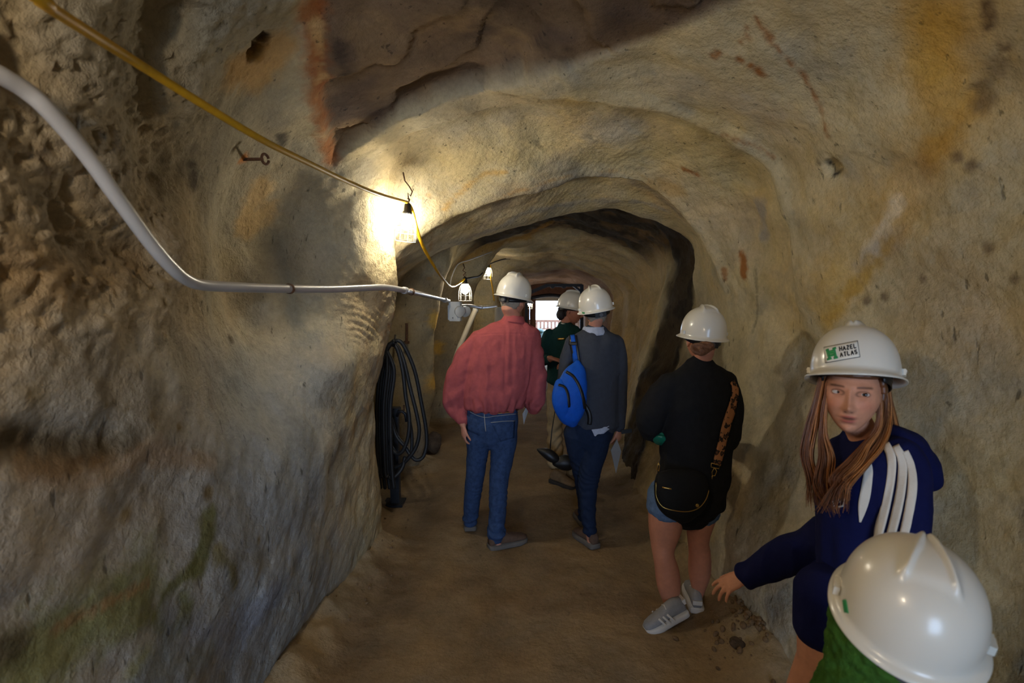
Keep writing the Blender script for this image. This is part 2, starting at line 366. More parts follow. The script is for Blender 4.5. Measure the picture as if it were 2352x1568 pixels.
def streak(pts, wpx, col, s=0.8, soft=0.6, ns=9.0, wob=0.5):
    path = hit_path(pts, 0.025)
    d0 = np.mean([np.linalg.norm(np.array(p) - np.array(ORIG)) for p in path[::4]])
    wd = wpx * d0 / F
    d = dist_to(Pf, path)
    m = d < wd * 2.5
    nz = np.zeros(len(Pf)); nz[m] = fbm(Pf[m], ns / max(wd, .02) * 0.05, 4, int(pts[0][0]))
    nz2 = np.zeros(len(Pf)); nz2[m] = fbm(Pf[m], 26, 4, 7 + int(pts[0][1]), .7)
    r = d / wd + wob * nz + .7 * nz2
    mixin(np.where(m, sstep(1.0 + soft, 1.0 - soft, r), 0) * s, lin(col))
yel, rust, dkb, moss, blu, blk = (196, 150, 46), (150, 88, 22), (90, 58, 24), (112, 112, 52), (150, 166, 186), (40, 36, 32)
# right wall: long ochre seam
streak([(2190, 30), (2150, 120), (2200, 250), (2150, 330), (2080, 420), (2010, 540), (1960, 600), (1910, 700)], 58, (192, 164, 104), .7, .9, 9, 1.2)
streak([(2160, 40), (2140, 120), (2190, 220)], 44, (196, 158, 74), .55, .9, 9, 1.3)
streak([(2200, 270), (2140, 360), (2080, 460), (2030, 540)], 26, (178, 134, 44), .75, .8, 9, 1.2)
streak([(2120, 380), (2085, 440)], 14, (150, 106, 26), .6, .8, 9, 1.2)
streak([(2090, 420), (2040, 500), (1980, 590), (1930, 660)], 34, (214, 192, 146), .8, .8, 9, 1.3)
streak([(2060, 470), (2020, 540), (1990, 600)], 12, (226, 214, 190), .7, .7, 9, 1.3)
streak([(2060, 540), (2010, 590), (1980, 620)], 16, (150, 154, 160), .5, .8, 9, 1.2)
streak([(2060, 540), (1990, 630), (1900, 740)], 15, (186, 148, 54), .75, .8, 9, 1.3)
streak([(1920, 640), (1890, 740)], 22, (198, 168, 96), .6, .8, 9, 1.2)
streak([(2150, 60), (2130, 130)], 40, (196, 160, 72), .6)
streak([(1500, 330), (1600, 360), (1690, 420)], 60, (196, 178, 122), .5, .9, 9, 1.2)
streak([(1120, 330), (1060, 380)], 50, (204, 184, 128), .5, .9, 9, 1.2)
streak([(1600, 200), (1760, 260)], 60, (176, 170, 160), .5, .9, 9, 1.2)
streak([(1735, 40), (1770, 90), (1800, 130), (1850, 180), (1880, 240), (1900, 310)], 5, rust, .75)
streak([(1700, 138), (1725, 150), (1752, 170)], 8, rust, .9)
streak([(1570, 388), (1600, 400)], 7, rust, .85); streak([(1640, 130), (1650, 122)], 7, rust, .8)
streak([(1700, 95), (1718, 85), (1716, 65)], 6, rust, .6)
streak([(1706, 590), (1708, 630)], 11, rust, .9); streak([(1663, 620), (1665, 640)], 7, rust, .7)
streak([(1660, 310), (1720, 330), (1775, 360)], 5, rust, .55)
streak([(1905, 370), (1922, 400)], 7, blk, .95, .3); streak([(1880, 372), (1900, 365)], 5, blk, .6)
streak([(2268, 10), (2270, 60)], 9, (84, 62, 46), .8); streak([(2258, 195), (2262, 230)], 16, (92, 76, 60), .7)
streak([(2290, 145), (2280, 160)], 14, (110, 92, 72), .5)
streak([(1745, 470), (1755, 540)], 14, (150, 152, 160), .6); streak([(1735, 620), (1740, 700), (1730, 760)], 5, blk, .4)
streak([(2150, 620), (2160, 700)], 90, (196, 170, 128), .4)
for (x, y, r_) in ((2230, 380, 10), (2270, 570, 10), (2120, 640, 8), (1990, 690, 9), (2030, 680, 8), (2330, 640, 8), (2200, 360, 8), (2310, 110, 8)):
    streak([(x, y)], r_, (96, 74, 52), .7)
# arches
streak([(1020, 480), (1060, 440), (1110, 400), (1160, 395)], 6, (196, 150, 66), .6)
streak([(985, 450), (990, 560), (985, 640)], 4, (180, 128, 56), .5)
streak([(1060, 600), (1120, 570), (1210, 545), (1260, 510)], 13, (180, 138, 52), .7)
streak([(1240, 320), (1300, 310), (1420, 360)], 60, (208, 190, 138), .5)
streak([(1230, 325), (1250, 345)], 6, blk, .5); streak([(1350, 310), (1368, 325)], 6, blk, .45)
streak([(1400, 300)], 60, (170, 170, 168), .5); streak([(1500, 425), (1560, 440)], 18, (190, 150, 70), .45)
streak([(1010, 625), (1060, 560), (1130, 490), (1250, 432), (1400, 408), (1480, 428), (1560, 492)], 13, (146, 136, 122), .75, .8, 9, 1.2)
streak([(1080, 505), (1160, 450), (1260, 415), (1400, 392), (1500, 415)], 4, (190, 146, 76), .5, .8, 9, 1.2)
streak([(1100, 540), (1200, 490), (1300, 470), (1420, 462), (1520, 480)], 10, (150, 152, 158), .5, .8, 9, 1.2)
# slab: rusty left margin
streak([(712, 20), (722, 120), (730, 220), (745, 300), (765, 360)], 22, (150, 84, 22), .8, .7, 9, 1.0)
streak([(728, 60), (738, 130), (742, 220)], 10, (196, 164, 112), .7, .6, 9, 1.2)
streak([(780, 110), (800, 170), (790, 260)], 16, (48, 36, 34), .7)
streak([(1100, 160), (1150, 120), (1230, 130), (1290, 150)], 20, (48, 38, 34), .75, 1.0, 9, .8)
streak([(870, 275), (950, 235), (1060, 195)], 10, (40, 32, 30), .6)
streak([(960, 25), (1030, 30)], 14, (70, 50, 40), .5)
# left wall
streak([(602, 85), (585, 118)], 15, blk, .95, .3); streak([(645, 315), (650, 330)], 11, blk, .85)
streak([(440, 380), (445, 420)], 13, (54, 44, 36), .75)
streak([(100, 350), (110, 390)], 12, (70, 50, 34), .6)
streak([(540, 160), (600, 180), (640, 110)], 34, (176, 132, 56), .55)
streak([(560, 365)], 12, (190, 112, 30), .85)
streak([(610, 480), (560, 520), (600, 440)], 26, (186, 150, 90), .6)
streak([(20, 620), (130, 640), (290, 610)], 44, (136, 108, 70), .45)
streak([(20, 1010), (130, 1015), (230, 1030), (290, 1015)], 34, (74, 58, 28), .9, .5)
streak([(60, 1070), (160, 1080), (220, 1060)], 18, (88, 64, 30), .8)
streak([(70, 1085), (200, 1100), (330, 1040), (480, 1060)], 22, (166, 136, 100), .45)
streak([(480, 1190), (470, 1260), (455, 1300)], 24, moss, .85, .4); streak([(500, 1270), (530, 1300), (540, 1340)], 15, (120, 108, 52), .8)
streak([(440, 1310), (390, 1350), (360, 1410), (385, 1450), (425, 1430), (420, 1370)], 17, (104, 104, 56), .85, .4)
streak([(385, 1405)], 22, (140, 142, 146), .9)
streak([(90, 1500), (180, 1450), (260, 1400), (320, 1370)], 70, (122, 126, 60), .75)
streak([(330, 1520), (420, 1530), (480, 1500)], 26, (146, 148, 86), .75)
streak([(350, 1545), (560, 1440), (620, 1380)], 42, (140, 148, 168), .65)
streak([(520, 1300), (505, 1400), (480, 1450)], 4, blk, .8)
streak([(20, 1480), (40, 1490)], 30, (60, 48, 26), .8)
streak([(130, 1440), (240, 1390), (340, 1340)], 9, (176, 130, 88), .6)
for (x, y, r_) in ((290, 940, 9), (245, 930, 8), (355, 955, 11), (480, 1130, 14), (595, 1240, 8), (290, 1180, 14), (85, 905, 16), (410, 980, 8)):
    streak([(x, y)], r_, (128, 104, 40), .75)
streak([(150, 870), (260, 900), (400, 860)], 90, (150, 148, 138), .5)
streak([(700, 1000), (720, 1100)], 40, (128, 132, 136), .5)
streak([(560, 760), (600, 720)], 26, (200, 196, 180), .5)
streak([(530, 780)], 10, (60, 48, 30), .7)
# pillar beyond the hose recess, its lamplit rim painted in as ochre
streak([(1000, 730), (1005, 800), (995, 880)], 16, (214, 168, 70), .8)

N1 = grid_normals(Pf.reshape(nY, NU, 3))
if N1[30, NU // 2, 2] > 0: N1 = -N1
N1 = N1.reshape(-1, 3)
def tunnel_piece(name, u0, u1, shade=None):
    j0 = int(np.searchsorted(us, u0)) if u0 > 0 else 0; j1 = int(np.searchsorted(us, u1)) if u1 < 15 else NU - 1
    ids = idx[:, j0:j1 + 1].ravel(); n = j1 - j0 + 1
    lid = np.arange(nY * n).reshape(nY, n)
    f = np.stack([lid[:-1, :-1], lid[1:, :-1], lid[1:, 1:], lid[:-1, 1:]], axis=-1).reshape(-1, 4)
    me = bpy.data.meshes.new(name)
    V = Pf[ids]
    me.vertices.add(len(V)); me.vertices.foreach_set('co', V.ravel())
    me.loops.add(len(f) * 4); me.loops.foreach_set('vertex_index', f.ravel())
    me.polygons.add(len(f)); me.polygons.foreach_set('loop_start', np.arange(len(f)) * 4); me.polygons.foreach_set('loop_total', np.full(len(f), 4))
    me.update(calc_edges=True); smooth(me)
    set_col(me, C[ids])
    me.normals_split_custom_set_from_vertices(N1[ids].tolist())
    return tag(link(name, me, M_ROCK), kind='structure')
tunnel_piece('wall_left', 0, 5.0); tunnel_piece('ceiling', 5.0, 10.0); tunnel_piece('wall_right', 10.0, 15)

# --- floor: banked against the walls
fy = np.concatenate([np.arange(-6, 1.0, .12), np.arange(1.0, 6, .022), np.arange(6, 14.3, .09)]); fn = 150
a0 = np.array(KK[0]); a15 = np.array(KK[15])
xl = pchip(a0[:, 0], a0[:, 1], fy) - .25; xr = pchip(a15[:, 0], a15[:, 1], fy) + .25
s = np.linspace(0, 1, fn)
FX = xl[:, None] * (1 - s) + xr[:, None] * s; FYY = np.repeat(fy[:, None], fn, 1)
FP = np.stack([FX, FYY, np.zeros_like(FX)], -1).reshape(-1, 3)
dl = FP[:, 0] - np.repeat(xl + .25, fn); dr = np.repeat(xr - .25, fn) - FP[:, 0]
bank = .13 * sstep(.28, -.1, dl + .10 * fbm(FP, 3, 3, 5)) + .10 * sstep(.25, -.1, dr + .10 * fbm(FP, 3, 3, 6))
mound = .05 * np.exp(-((FP[:, 0] - 1.22)**2 / .03 + (FP[:, 1] - 2.42)**2 / .05))
FP[:, 2] = bank * (1 + .5 * fbm(FP, 6, 3, 8)) + mound + .012 * fbm(FP, 2.2, 3, 2) + .006 * fbm(FP, 14, 3, 3) * (1 + 3 * sstep(.02, .08, bank))
FZ = FP[:, 2].reshape(len(fy), fn)
fid = np.arange(len(FP)).reshape(len(fy), fn)
ff = np.stack([fid[:-1, :-1], fid[:-1, 1:], fid[1:, 1:], fid[1:, :-1]], axis=-1).reshape(-1, 4)
me = mesh_from(FP, ff.tolist(), 'floor')
fc = np.tile(np.array(lin((146, 126, 98))), (len(FP), 1))
mm = sstep(.0, .4, fbm(FP, 1.8, 4, 12))[:, None] * .6; fc = fc * (1 - mm) + np.array(lin((122, 102, 78))) * mm
mm = (sstep(.01, .09, bank) * .6)[:, None]; fc = fc * (1 - mm) + np.array(lin((166, 150, 122))) * mm
set_col(me, fc)
tag(link('floor', me, M_FLOOR), kind='structure')
fbvh = BVHTree.FromPolygons([Vector(v) for v in FP], ff.tolist())
def floor_z(x, y):
    h = fbvh.ray_cast(Vector((x, y, 1.0)), Vector((0, 0, -1)))
    return h[0].z if h[0] is not None else 0.0

# ================================================================ mesh building library
class MB:
    def __init__(s): s.v = []; s.f = []
    def add(s, verts, faces):
        n = len(s.v); s.v += [Vector(v) for v in verts]; s.f += [tuple(i + n for i in f) for f in faces]; return s
    def tube(s, pts, n=20, ref=(1, 0, 0), cap='round', ex=2.0, fix=None):
        """pts: (center, a, b) half axes; a lies along ref as far as the path lets it"""
        C_ = [Vector(p[0]) for p in pts]; ref = Vector(ref); rings = []
        for i, p in enumerate(pts):
            t_ = (C_[min(i + 1, len(C_) - 1)] - C_[max(i - 1, 0)])
            t_ = t_.normalized() if t_.length > 1e-9 else Vector((0, 0, 1))
            if fix: t_ = Vector(fix)
            A = ref - t_ * ref.dot(t_)
            if A.length < 1e-4: A = Vector((0, 1, 0)) - t_ * t_.y
            A.normalize(); B = t_.cross(A)
            rings.append((C_[i], A, B, p[1], p[2], t_))
        full = []
        if cap == 'round':
            c, A, B, a, b, t_ = rings[0]; m = min(a, b)
            for k_, r_ in ((0.75, 0.45), (0.35, 0.82)): full.append((c - t_ * m * k_, A, B, a * r_, b * r_))
        full += [r_[:5] for r_ in rings]
        if cap == 'round':
            c, A, B, a, b, t_ = rings[-1]; m = min(a, b)
            for k_, r_ in ((0.35, 0.82), (0.75, 0.45)): full.append((c + t_ * m * k_, A, B, a * r_, b * r_))
        V = []; Fc = []
        for c, A, B, a, b in full:
            for j in range(n):
                th = 2 * math.pi * j / n; cs, sn = math.cos(th), math.sin(th)
                cs = math.copysign(abs(cs) ** (2 / ex), cs); sn = math.copysign(abs(sn) ** (2 / ex), sn)
                V.append(c + A * (a * cs) + B * (b * sn))
        m = len(full)
        for i in range(m - 1):
            for j in range(n):
                j2 = (j + 1) % n; Fc.append((i * n + j, i * n + j2, (i + 1) * n + j2, (i + 1) * n + j))
        if cap:
            Fc.append(tuple(range(n - 1, -1, -1))); Fc.append(tuple((m - 1) * n + j for j in range(n)))
        return s.add(V, Fc)
    def box(s, c, size, rot=None):
        c = Vector(c); hx, hy, hz = [q / 2 for q in size]; rot = rot or Matrix.Identity(3)
        V = [c + rot @ Vector((x * hx, y * hy, z * hz)) for x in (-1, 1) for y in (-1, 1) for z in (-1, 1)]
        return s.add(V, [(0, 1, 3, 2), (4, 6, 7, 5), (0, 4, 5, 1), (2, 3, 7, 6), (0, 2, 6, 4), (1, 5, 7, 3)])
    def ball(s, c, r, M=None, seg=16, rings=10):
        V = []; Fc = []; c = Vector(c); r = Vector(r) if hasattr(r, '__len__') else Vector((r, r, r))
        for i in range(rings + 1):
            ph = math.pi * i / rings
            for j in range(seg):
                th = 2 * math.pi * j / seg
                q_ = Vector((r.x * math.sin(ph) * math.cos(th), r.y * math.sin(ph) * math.sin(th), r.z * math.cos(ph)))
                V.append(c + (M @ q_ if M else q_))
        for i in range(rings):
            for j in range(seg):
                j2 = (j + 1) % seg; Fc.append((i * seg + j, (i + 1) * seg + j, (i + 1) * seg + j2, i * seg + j2))
        return s.add(V, Fc)
    def wire(s, pts, r, n=8, closed=False):
        P_ = [Vector(p) for p in pts]
        if closed: P_ = P_ + [P_[0]]
        return s.tube([(p, r, r) for p in P_], n, ref=(0.3, 0.5, 0.81), cap='flat')
    def mesh(s, name='m', sm=True, merge=True):
        me = mesh_from(s.v, s.f, name, sm)
        if merge:
            bm = bmesh.new(); bm.from_mesh(me); bmesh.ops.remove_doubles(bm, verts=bm.verts, dist=1e-5)
            bmesh.ops.recalc_face_normals(bm, faces=bm.faces); bm.to_mesh(me); bm.free()
            if sm: smooth(me)
        return me
def spline(pts, n=8):
    """Catmull-Rom through vectors (any tuple length)"""
    P_ = np.array([tuple(p) for p in pts], float); out = []
    E_ = np.concatenate([[2 * P_[0] - P_[1]], P_, [2 * P_[-1] - P_[-2]]])
    for i in range(len(P_) - 1):
        p0, p1, p2, p3 = E_[i:i + 4]
        for t_ in np.linspace(0, 1, n, endpoint=False):
            out.append(0.5 * (2 * p1 + (-p0 + p2) * t_ + (2 * p0 - 5 * p1 + 4 * p2 - p3) * t_**2 + (-p0 + 3 * p1 - 3 * p2 + p3) * t_**3))
    out.append(P_[-1]); return out
def T(px, py, d, hw, th):
    """ring traced at pixel, distance d; half width in pixels, half thickness in metres"""
    return (at(px, py, d), hw * d / F, th)
def loft(mb, rows, n=24, ref=(1, 0, 0), cap='round', ex=2.0, sub=3, fix=None):
    """rows of (px, py, d, hw, th) smoothed along the path"""
    S_ = spline(rows, sub)
    return mb.tube([T(*r_) for r_ in S_], n, ref, cap, ex, fix)
def fuse(mb, voxel=0.008, it=4, fac=0.5, name='m'):
    me = mb.mesh(name); o = bpy.data.objects.new('tmp', me); COL.objects.link(o)
    m = o.modifiers.new('r', 'REMESH'); m.mode = 'VOXEL'; m.voxel_size = voxel; m.use_smooth_shade = True
    if it: m2 = o.modifiers.new('s', 'SMOOTH'); m2.factor = fac; m2.iterations = it
    dg = bpy.context.evaluated_depsgraph_get(); r_ = bpy.data.meshes.new_from_object(o.evaluated_get(dg))
    bpy.data.objects.remove(o); bpy.data.meshes.remove(me); r_.name = name; smooth(r_); return r_
def displace(me, fn):
    co = get_co(me); no = get_no(me); set_co(me, co + no * fn(co, no)[:, None]); smooth(me); return me
def cloth_folds(me, vert=0.006, diag=0.004, sx=16, sz=4, seed=0):
    def fn(co, no):
        q_ = np.stack([co[:, 0] * sx, co[:, 1] * sx, co[:, 2] * sz], 1)
        a = fbm(q_, 1.0, 2, seed); a = (1 - np.abs(a) * 2.2) * vert
        q2 = np.stack([(co[:, 0] + co[:, 2]) * 9, co[:, 1] * 9, (co[:, 2] - co[:, 0] * .6) * 16], 1)
        return a + diag * vnoise(q2, 1.0, seed + 5)
    return displace(me, fn)
def bvh_of(me):
    return BVHTree.FromPolygons([v.co.copy() for v in me.vertices], [tuple(p.vertices) for p in me.polygons])
def cast(bv, px, py, far=9.0):
    r_ = ray(px, py).normalized(); h_ = bv.ray_cast(ORIG, r_, far)
    if h_[0] is None:
        # closest point on the surface to the ray's nearest pass
        for dd in (0.9, 1.3, 1.6, 2.4, 2.7, 3.2, 3.4, 4.6):
            pass
        return None, None
    n_ = h_[1]
    if n_.dot(r_) > 0: n_ = -n_
    return h_[0], n_
def patch(bv, grid_px, off=0.003, thick=0.004, name='patch'):
    """conforming patch: grid_px[i][j] = (px, py); lies on the surface seen there, off metres proud of it"""
    H = len(grid_px); W_ = len(grid_px[0]); pts = [[None] * W_ for _ in range(H)]; good = []
    for i in range(H):
        for j in range(W_):
            p, n_ = cast(bv, *grid_px[i][j])
            if p is not None: pts[i][j] = (p, n_); good.append((i, j))
    for i in range(H):
        for j in range(W_):
            if pts[i][j] is None:
                gi, gj = min(good, key=lambda g: (g[0] - i)**2 + (g[1] - j)**2)
                p, n_ = pts[gi][gj]; r_ = ray(*grid_px[i][j]); q_ = ORIG + r_ * (p.y / r_.y)
                pts[i][j] = (q_ + Vector((0, 0.01, 0)), n_)
    # average normals so that folds do not tear it
    V = []; Fc = []
    for lay in (0, 1):
        for i in range(H):
            for j in range(W_):
                p, n_ = pts[i][j]; V.append(p + n_ * (off if lay == 0 else off - thick))
    o_ = H * W_
    for i in range(H - 1):
        for j in range(W_ - 1):
            a, b, c, d = i * W_ + j, i * W_ + j + 1, (i + 1) * W_ + j + 1, (i + 1) * W_ + j
            Fc.append((a, b, c, d)); Fc.append((o_ + a, o_ + d, o_ + c, o_ + b))
    for i in range(H - 1):
        for j in (0, W_ - 1):
            a, d = i * W_ + j, (i + 1) * W_ + j; Fc.append((a, d, o_ + d, o_ + a))
    for j in range(W_ - 1):
        for i in (0, H - 1):
            a, b = i * W_ + j, i * W_ + j + 1; Fc.append((a, b, o_ + b, o_ + a))
    mb = MB(); mb.add(V, Fc); return mb.mesh(name)
def quad_px(c, nx=6, ny=6):
    (x0, y0), (x1, y1), (x2, y2), (x3, y3) = c          # tl tr br bl
    g = []
    for i in range(ny + 1):
        v = i / ny; row = []
        for j in range(nx + 1):
            u = j / nx
            row.append(((1 - v) * ((1 - u) * x0 + u * x1) + v * ((1 - u) * x3 + u * x2), (1 - v) * ((1 - u) * y0 + u * y1) + v * ((1 - u) * y3 + u * y2)))
        g.append(row)
    return g
def strip_px(path, hw, nw=3, sub=5):
    S_ = spline([(p[0], p[1]) for p in path], sub); n = len(S_); g = []
    hws = spline([(p[2] if len(p) > 2 else hw, 0) for p in path], sub)
    for i in range(n):
        t_ = S_[min(i + 1, n - 1)] - S_[max(i - 1, 0)]; t_ = t_ / (np.hypot(*t_) + 1e-9); nn = np.array([-t_[1], t_[0]])
        g.append([tuple(S_[i] + nn * hws[i][0] * k_) for k_ in np.linspace(-1, 1, nw)])
    return g
def frame(origin, yaw=0, pitch=0, roll=0, scale=1.0):
    """local -Y is forward; yaw turns the face about Z, pitch nods down (+), roll tips it to its image side"""
    M = Matrix.Translation(Vector(origin)) @ Matrix.Rotation(roll, 4, 'Y') @ Matrix.Rotation(yaw, 4, 'Z') @ Matrix.Rotation(pitch, 4, 'X')
    return M @ Matrix.Scale(scale, 4)
def xform(me, M): me.transform(M); me.update(); return me

# ---------------------------------------------------------------- people: hands, shoes, head, helmet
def hand(mb, wrist, fwd, palm_n, scale=1.0, curl=(0.5, 0.5, 0.55, 0.6), spread=0.12, thumb=0.7, mirror=1, thumb_curl=.3):
    """palm from the wrist along fwd; palm_n = direction the palm faces; mirror=1 puts the thumb on fwd x palm_n side"""
    f = Vector(fwd).normalized(); nrm = Vector(palm_n); nrm = (nrm - f * nrm.dot(f)).normalized(); x = f.cross(nrm) * mirror
    w = Vector(wrist); s = scale
    mb.tube([(w - f * .02 * s, .026 * s, .019 * s), (w + f * .015 * s, .029 * s, .018 * s), (w + f * .05 * s, .038 * s, .016 * s), (w + f * .085 * s, .040 * s, .013 * s)], 16, ref=x)
    Ls = (.072, .080, .074, .058); xs = (.029, .010, -.010, -.028); base = (.088, .094, .090, .080)
    for i in range(4):
        p = w + f * base[i] * s + x * xs[i] * s; ang = 0; sp = (xs[i] / .029) * spread
        d0 = (f + x * sp).normalized(); pts = [(p - d0 * .02 * s, .0092 * s, .0088 * s)]
        for k_, fr in enumerate((.42, .32, .26)):
            ang += curl[i] * (0.75, 1.0, .7)[k_]
            dd = d0 * math.cos(ang) + nrm * math.sin(ang)
            q_ = pts[-1][0] if k_ else p
            if k_ == 0: pts.append((p, .0092 * s, .0088 * s))
            r_ = (.0086, .0080, .0068)[k_] * s * (0.9 if i == 3 else 1)
            pts.append((pts[-1][0] + dd * Ls[i] * fr * s, r_, r_))
        mb.tube(pts, 10, ref=x)
    b = w + f * .022 * s + x * .022 * s
    d1 = (f * math.cos(thumb) + x * math.sin(thumb) + nrm * .25).normalized(); d2 = (d1 + nrm * thumb_curl + f * .25).normalized(); d3 = (d2 + nrm * thumb_curl * .6 + f * .2).normalized()
    mb.tube([(b - d1 * .01 * s, .014 * s, .014 * s), (b + d1 * .022 * s, .0135 * s, .0125 * s), (b + d1 * .045 * s, .0105 * s, .010 * s), (b + d1 * .045 * s + d2 * .028 * s, .0095 * s, .009 * s), (b + d1 * .045 * s + d2 * .028 * s + d3 * .024 * s, .0078 * s, .0072 * s)], 10, ref=x)
    return w + f * .09 * s

def shoe(parent, heel, direction, length=.28, width=.10, pitch=0.0, up_mat=None, sole_mat=None, collar=.085, extras=None, roll=0):
    """heel: ground contact of the heel; pitch>0 lifts the heel (pivot at the ball)"""
    d = Vector((direction[0], direction[1], 0)).normalized(); x = d.cross(Vector((0, 0, 1))); L_ = length
    upper = MB(); sole = MB()
    S_ = [(0.0, .62, .060, .9), (0.05, .78, .085, 1), (.18, .84, .095, 1), (.34, .86, .088, 1), (.50, .92, .070, 1), (.66, 1.0, .056, 1), (.80, .98, .047, 1), (.92, .80, .038, 1), (.985, .45, .028, 1)]
    rows = []
    n = 20
    V = []; Fc = []
    for (u_, w_, h_, _) in S_:
        for j in range(n):
            th = 2 * math.pi * j / n; cs, sn = math.cos(th), math.sin(th)
            zz = max(0.0, .5 + .5 * sn) ** .8
            V.append(Vector((cs * abs(cs) ** -.25 * w_ * width / 2 * (1 - .30 * zz) if abs(cs) > 1e-6 else 0, u_ * L_, .022 + h_ * zz * collar / .085)))
    for i in range(len(S_) - 1):
        for j in range(n):
            j2 = (j + 1) % n; Fc.append((i * n + j, i * n + j2, (i + 1) * n + j2, (i + 1) * n + j))
    Fc.append(tuple(range(n))); Fc.append(tuple((len(S_) - 1) * n + j for j in range(n - 1, -1, -1)))
    upper.add(V, Fc)
    V = []; Fc = []; prof = [(u_, w_) for (u_, w_, _, _) in spline([(a, b, 0, 0) for (a, b, _, _) in S_], 3)]
    out = [(w_ * width / 2 + .004, u_ * L_ * 1.02 - .004) for u_, w_ in prof]
    loop = out + [(-a, b) for a, b in out[::-1]]; m = len(loop)
    for z_, g in ((0.0, .93), (.006, 1.0), (.024, 1.0), (.032, .95)):
        for a, b in loop: V.append(Vector((a * g, b, z_ + (.010 * max(0, (b / L_ - .75) / .25) if z_ < .02 else 0))))
    for i in range(3):
        for j in range(m):
            j2 = (j + 1) % m; Fc.append((i * m + j, i * m + j2, (i + 1) * m + j2, (i + 1) * m + j))
    Fc.append(tuple(range(m - 1, -1, -1))); Fc.append(tuple(3 * m + j for j in range(m)))
    sole.add(V, Fc)
    piv = Vector((0, L_ * .72, 0))
    Mx = Matrix.Translation(piv) @ Matrix.Rotation(-pitch, 4, 'X') @ Matrix.Translation(-piv)
    B_ = Matrix((( x.x, d.x, 0, heel[0]), (x.y, d.y, 0, heel[1]), (x.z, d.z, 1, heel[2]), (0, 0, 0, 1)))
    W_ = B_ @ Mx
    o = link('shoe', xform(upper.mesh('shoe'), W_), up_mat); reparent(o, parent)
    so = link('sole', xform(sole.mesh('sole'), W_), sole_mat, o)
    # lace row and tongue
    lm = MB()
    for k_ in range(4):
        u_ = .44 + .07 * k_; z_ = .022 + (.078 - .025 * k_ / 3 - .006 * k_)
        lm.wire([(-.022, u_ * L_, z_ - .008), (0, u_ * L_ - .004, z_ + .002), (.022, u_ * L_, z_ - .008)], .0032, 6)
    link('laces', xform(lm.mesh('laces'), W_), sole_mat, o)
    return o, W_

def shoe_at(parent, ankle, direction, length=.28, width=.10, pitch=0.0, **kw):
    A = Vector(ankle); d = Vector((direction[0], direction[1], 0)).normalized(); h = A - d * length * .21
    return shoe(parent, (h.x, h.y, floor_z(A.x, A.y) - .003), direction, length, width, pitch, **kw)
def head_local(naz=72, nel=56, jaw=0.30):
    V = []; Fc = []
    th = np.linspace(0, 2 * math.pi, naz, endpoint=False); ph = np.linspace(0.02, math.pi - 0.02, nel)
    PH, TH = np.meshgrid(ph, th, indexing='ij')
    x = np.sin(PH) * np.sin(TH) * .074; y = -np.sin(PH) * np.cos(TH) * .096; z = np.cos(PH) * .116
    zn = z / .116; s_ = np.clip(-zn, 0, 1)
    x = x * (1 - jaw * s_**1.5); front = sstep(0, -.05, y)
    y = np.where(y > 0, y * (1 - .50 * s_**1.2), y)
    y = np.where(y < 0, -.093 * (np.abs(y) / .096)**.82, y)
    y = np.where(y < 0, y - .012 * s_**2 * front, y)
    y = np.where(y > 0, y + .006 * sstep(.0, .06, z) * sstep(.02, .06, y), y)
    g = lambda x0, z0, sx, sz: np.exp(-((x - x0) / sx)**2 - ((z - z0) / sz)**2)
    d = np.zeros_like(x)
    d += .0225 * g(0, -.031, .0105, .013) + .012 * g(0, -.012, .0085, .018) + .006 * g(0, .012, .008, .016) + .006 * (g(.012, -.035, .007, .008) + g(-.012, -.035, .007, .008))
    for sg in (-1, 1):
        d -= .0105 * g(sg * .031, .011, .017, .0125); d += .0045 * g(sg * .032, .033, .024, .008); d += .004 * g(sg * .042, -.022, .02, .02)
        d += .0028 * g(sg * .031, .0195, .016, .0035)
        d -= .003 * g(sg * .03, -.06, .01, .02)
    d += .0070 * g(0, -.0575, .017, .0048) + .0082 * g(0, -.0715, .015, .0055) - .0055 * g(0, -.0640, .020, .0028)
    d -= .004 * g(0, -.083, .02, .005); d += .010 * g(0, -.102, .02, .014)
    y = y - d * front
    V = np.stack([x, y, z], -1).reshape(-1, 3)
    id_ = np.arange(nel * naz).reshape(nel, naz); nx = np.roll(id_, -1, axis=1)
    Fc = np.stack([id_[:-1], id_[1:], nx[1:], nx[:-1]], -1).reshape(-1, 4).tolist()
    Fc.append(tuple(id_[0])); Fc.append(tuple(id_[-1][::-1]))
    return V, Fc
def ear(mb, M, side):
    sg = side
    c = Vector((sg * .076, .012, -.005))
    tilt = Matrix.Rotation(sg * .35, 3, 'Z')
    mb.ball(M @ c, (.008, .017, .030), (M.to_3x3() @ tilt), 12, 8)
    ringp = []
    for k_ in range(9):
        a = -2.2 + k_ * 4.2 / 8
        ringp.append(M @ (c + tilt @ Vector((sg * .008, math.cos(a) * .0 + .014 * math.sin(a + 1.2), .030 * math.cos(a - .2)))))
    mb.tube([(p, .0045, .0045) for p in ringp], 8, ref=(0, 0, 1))
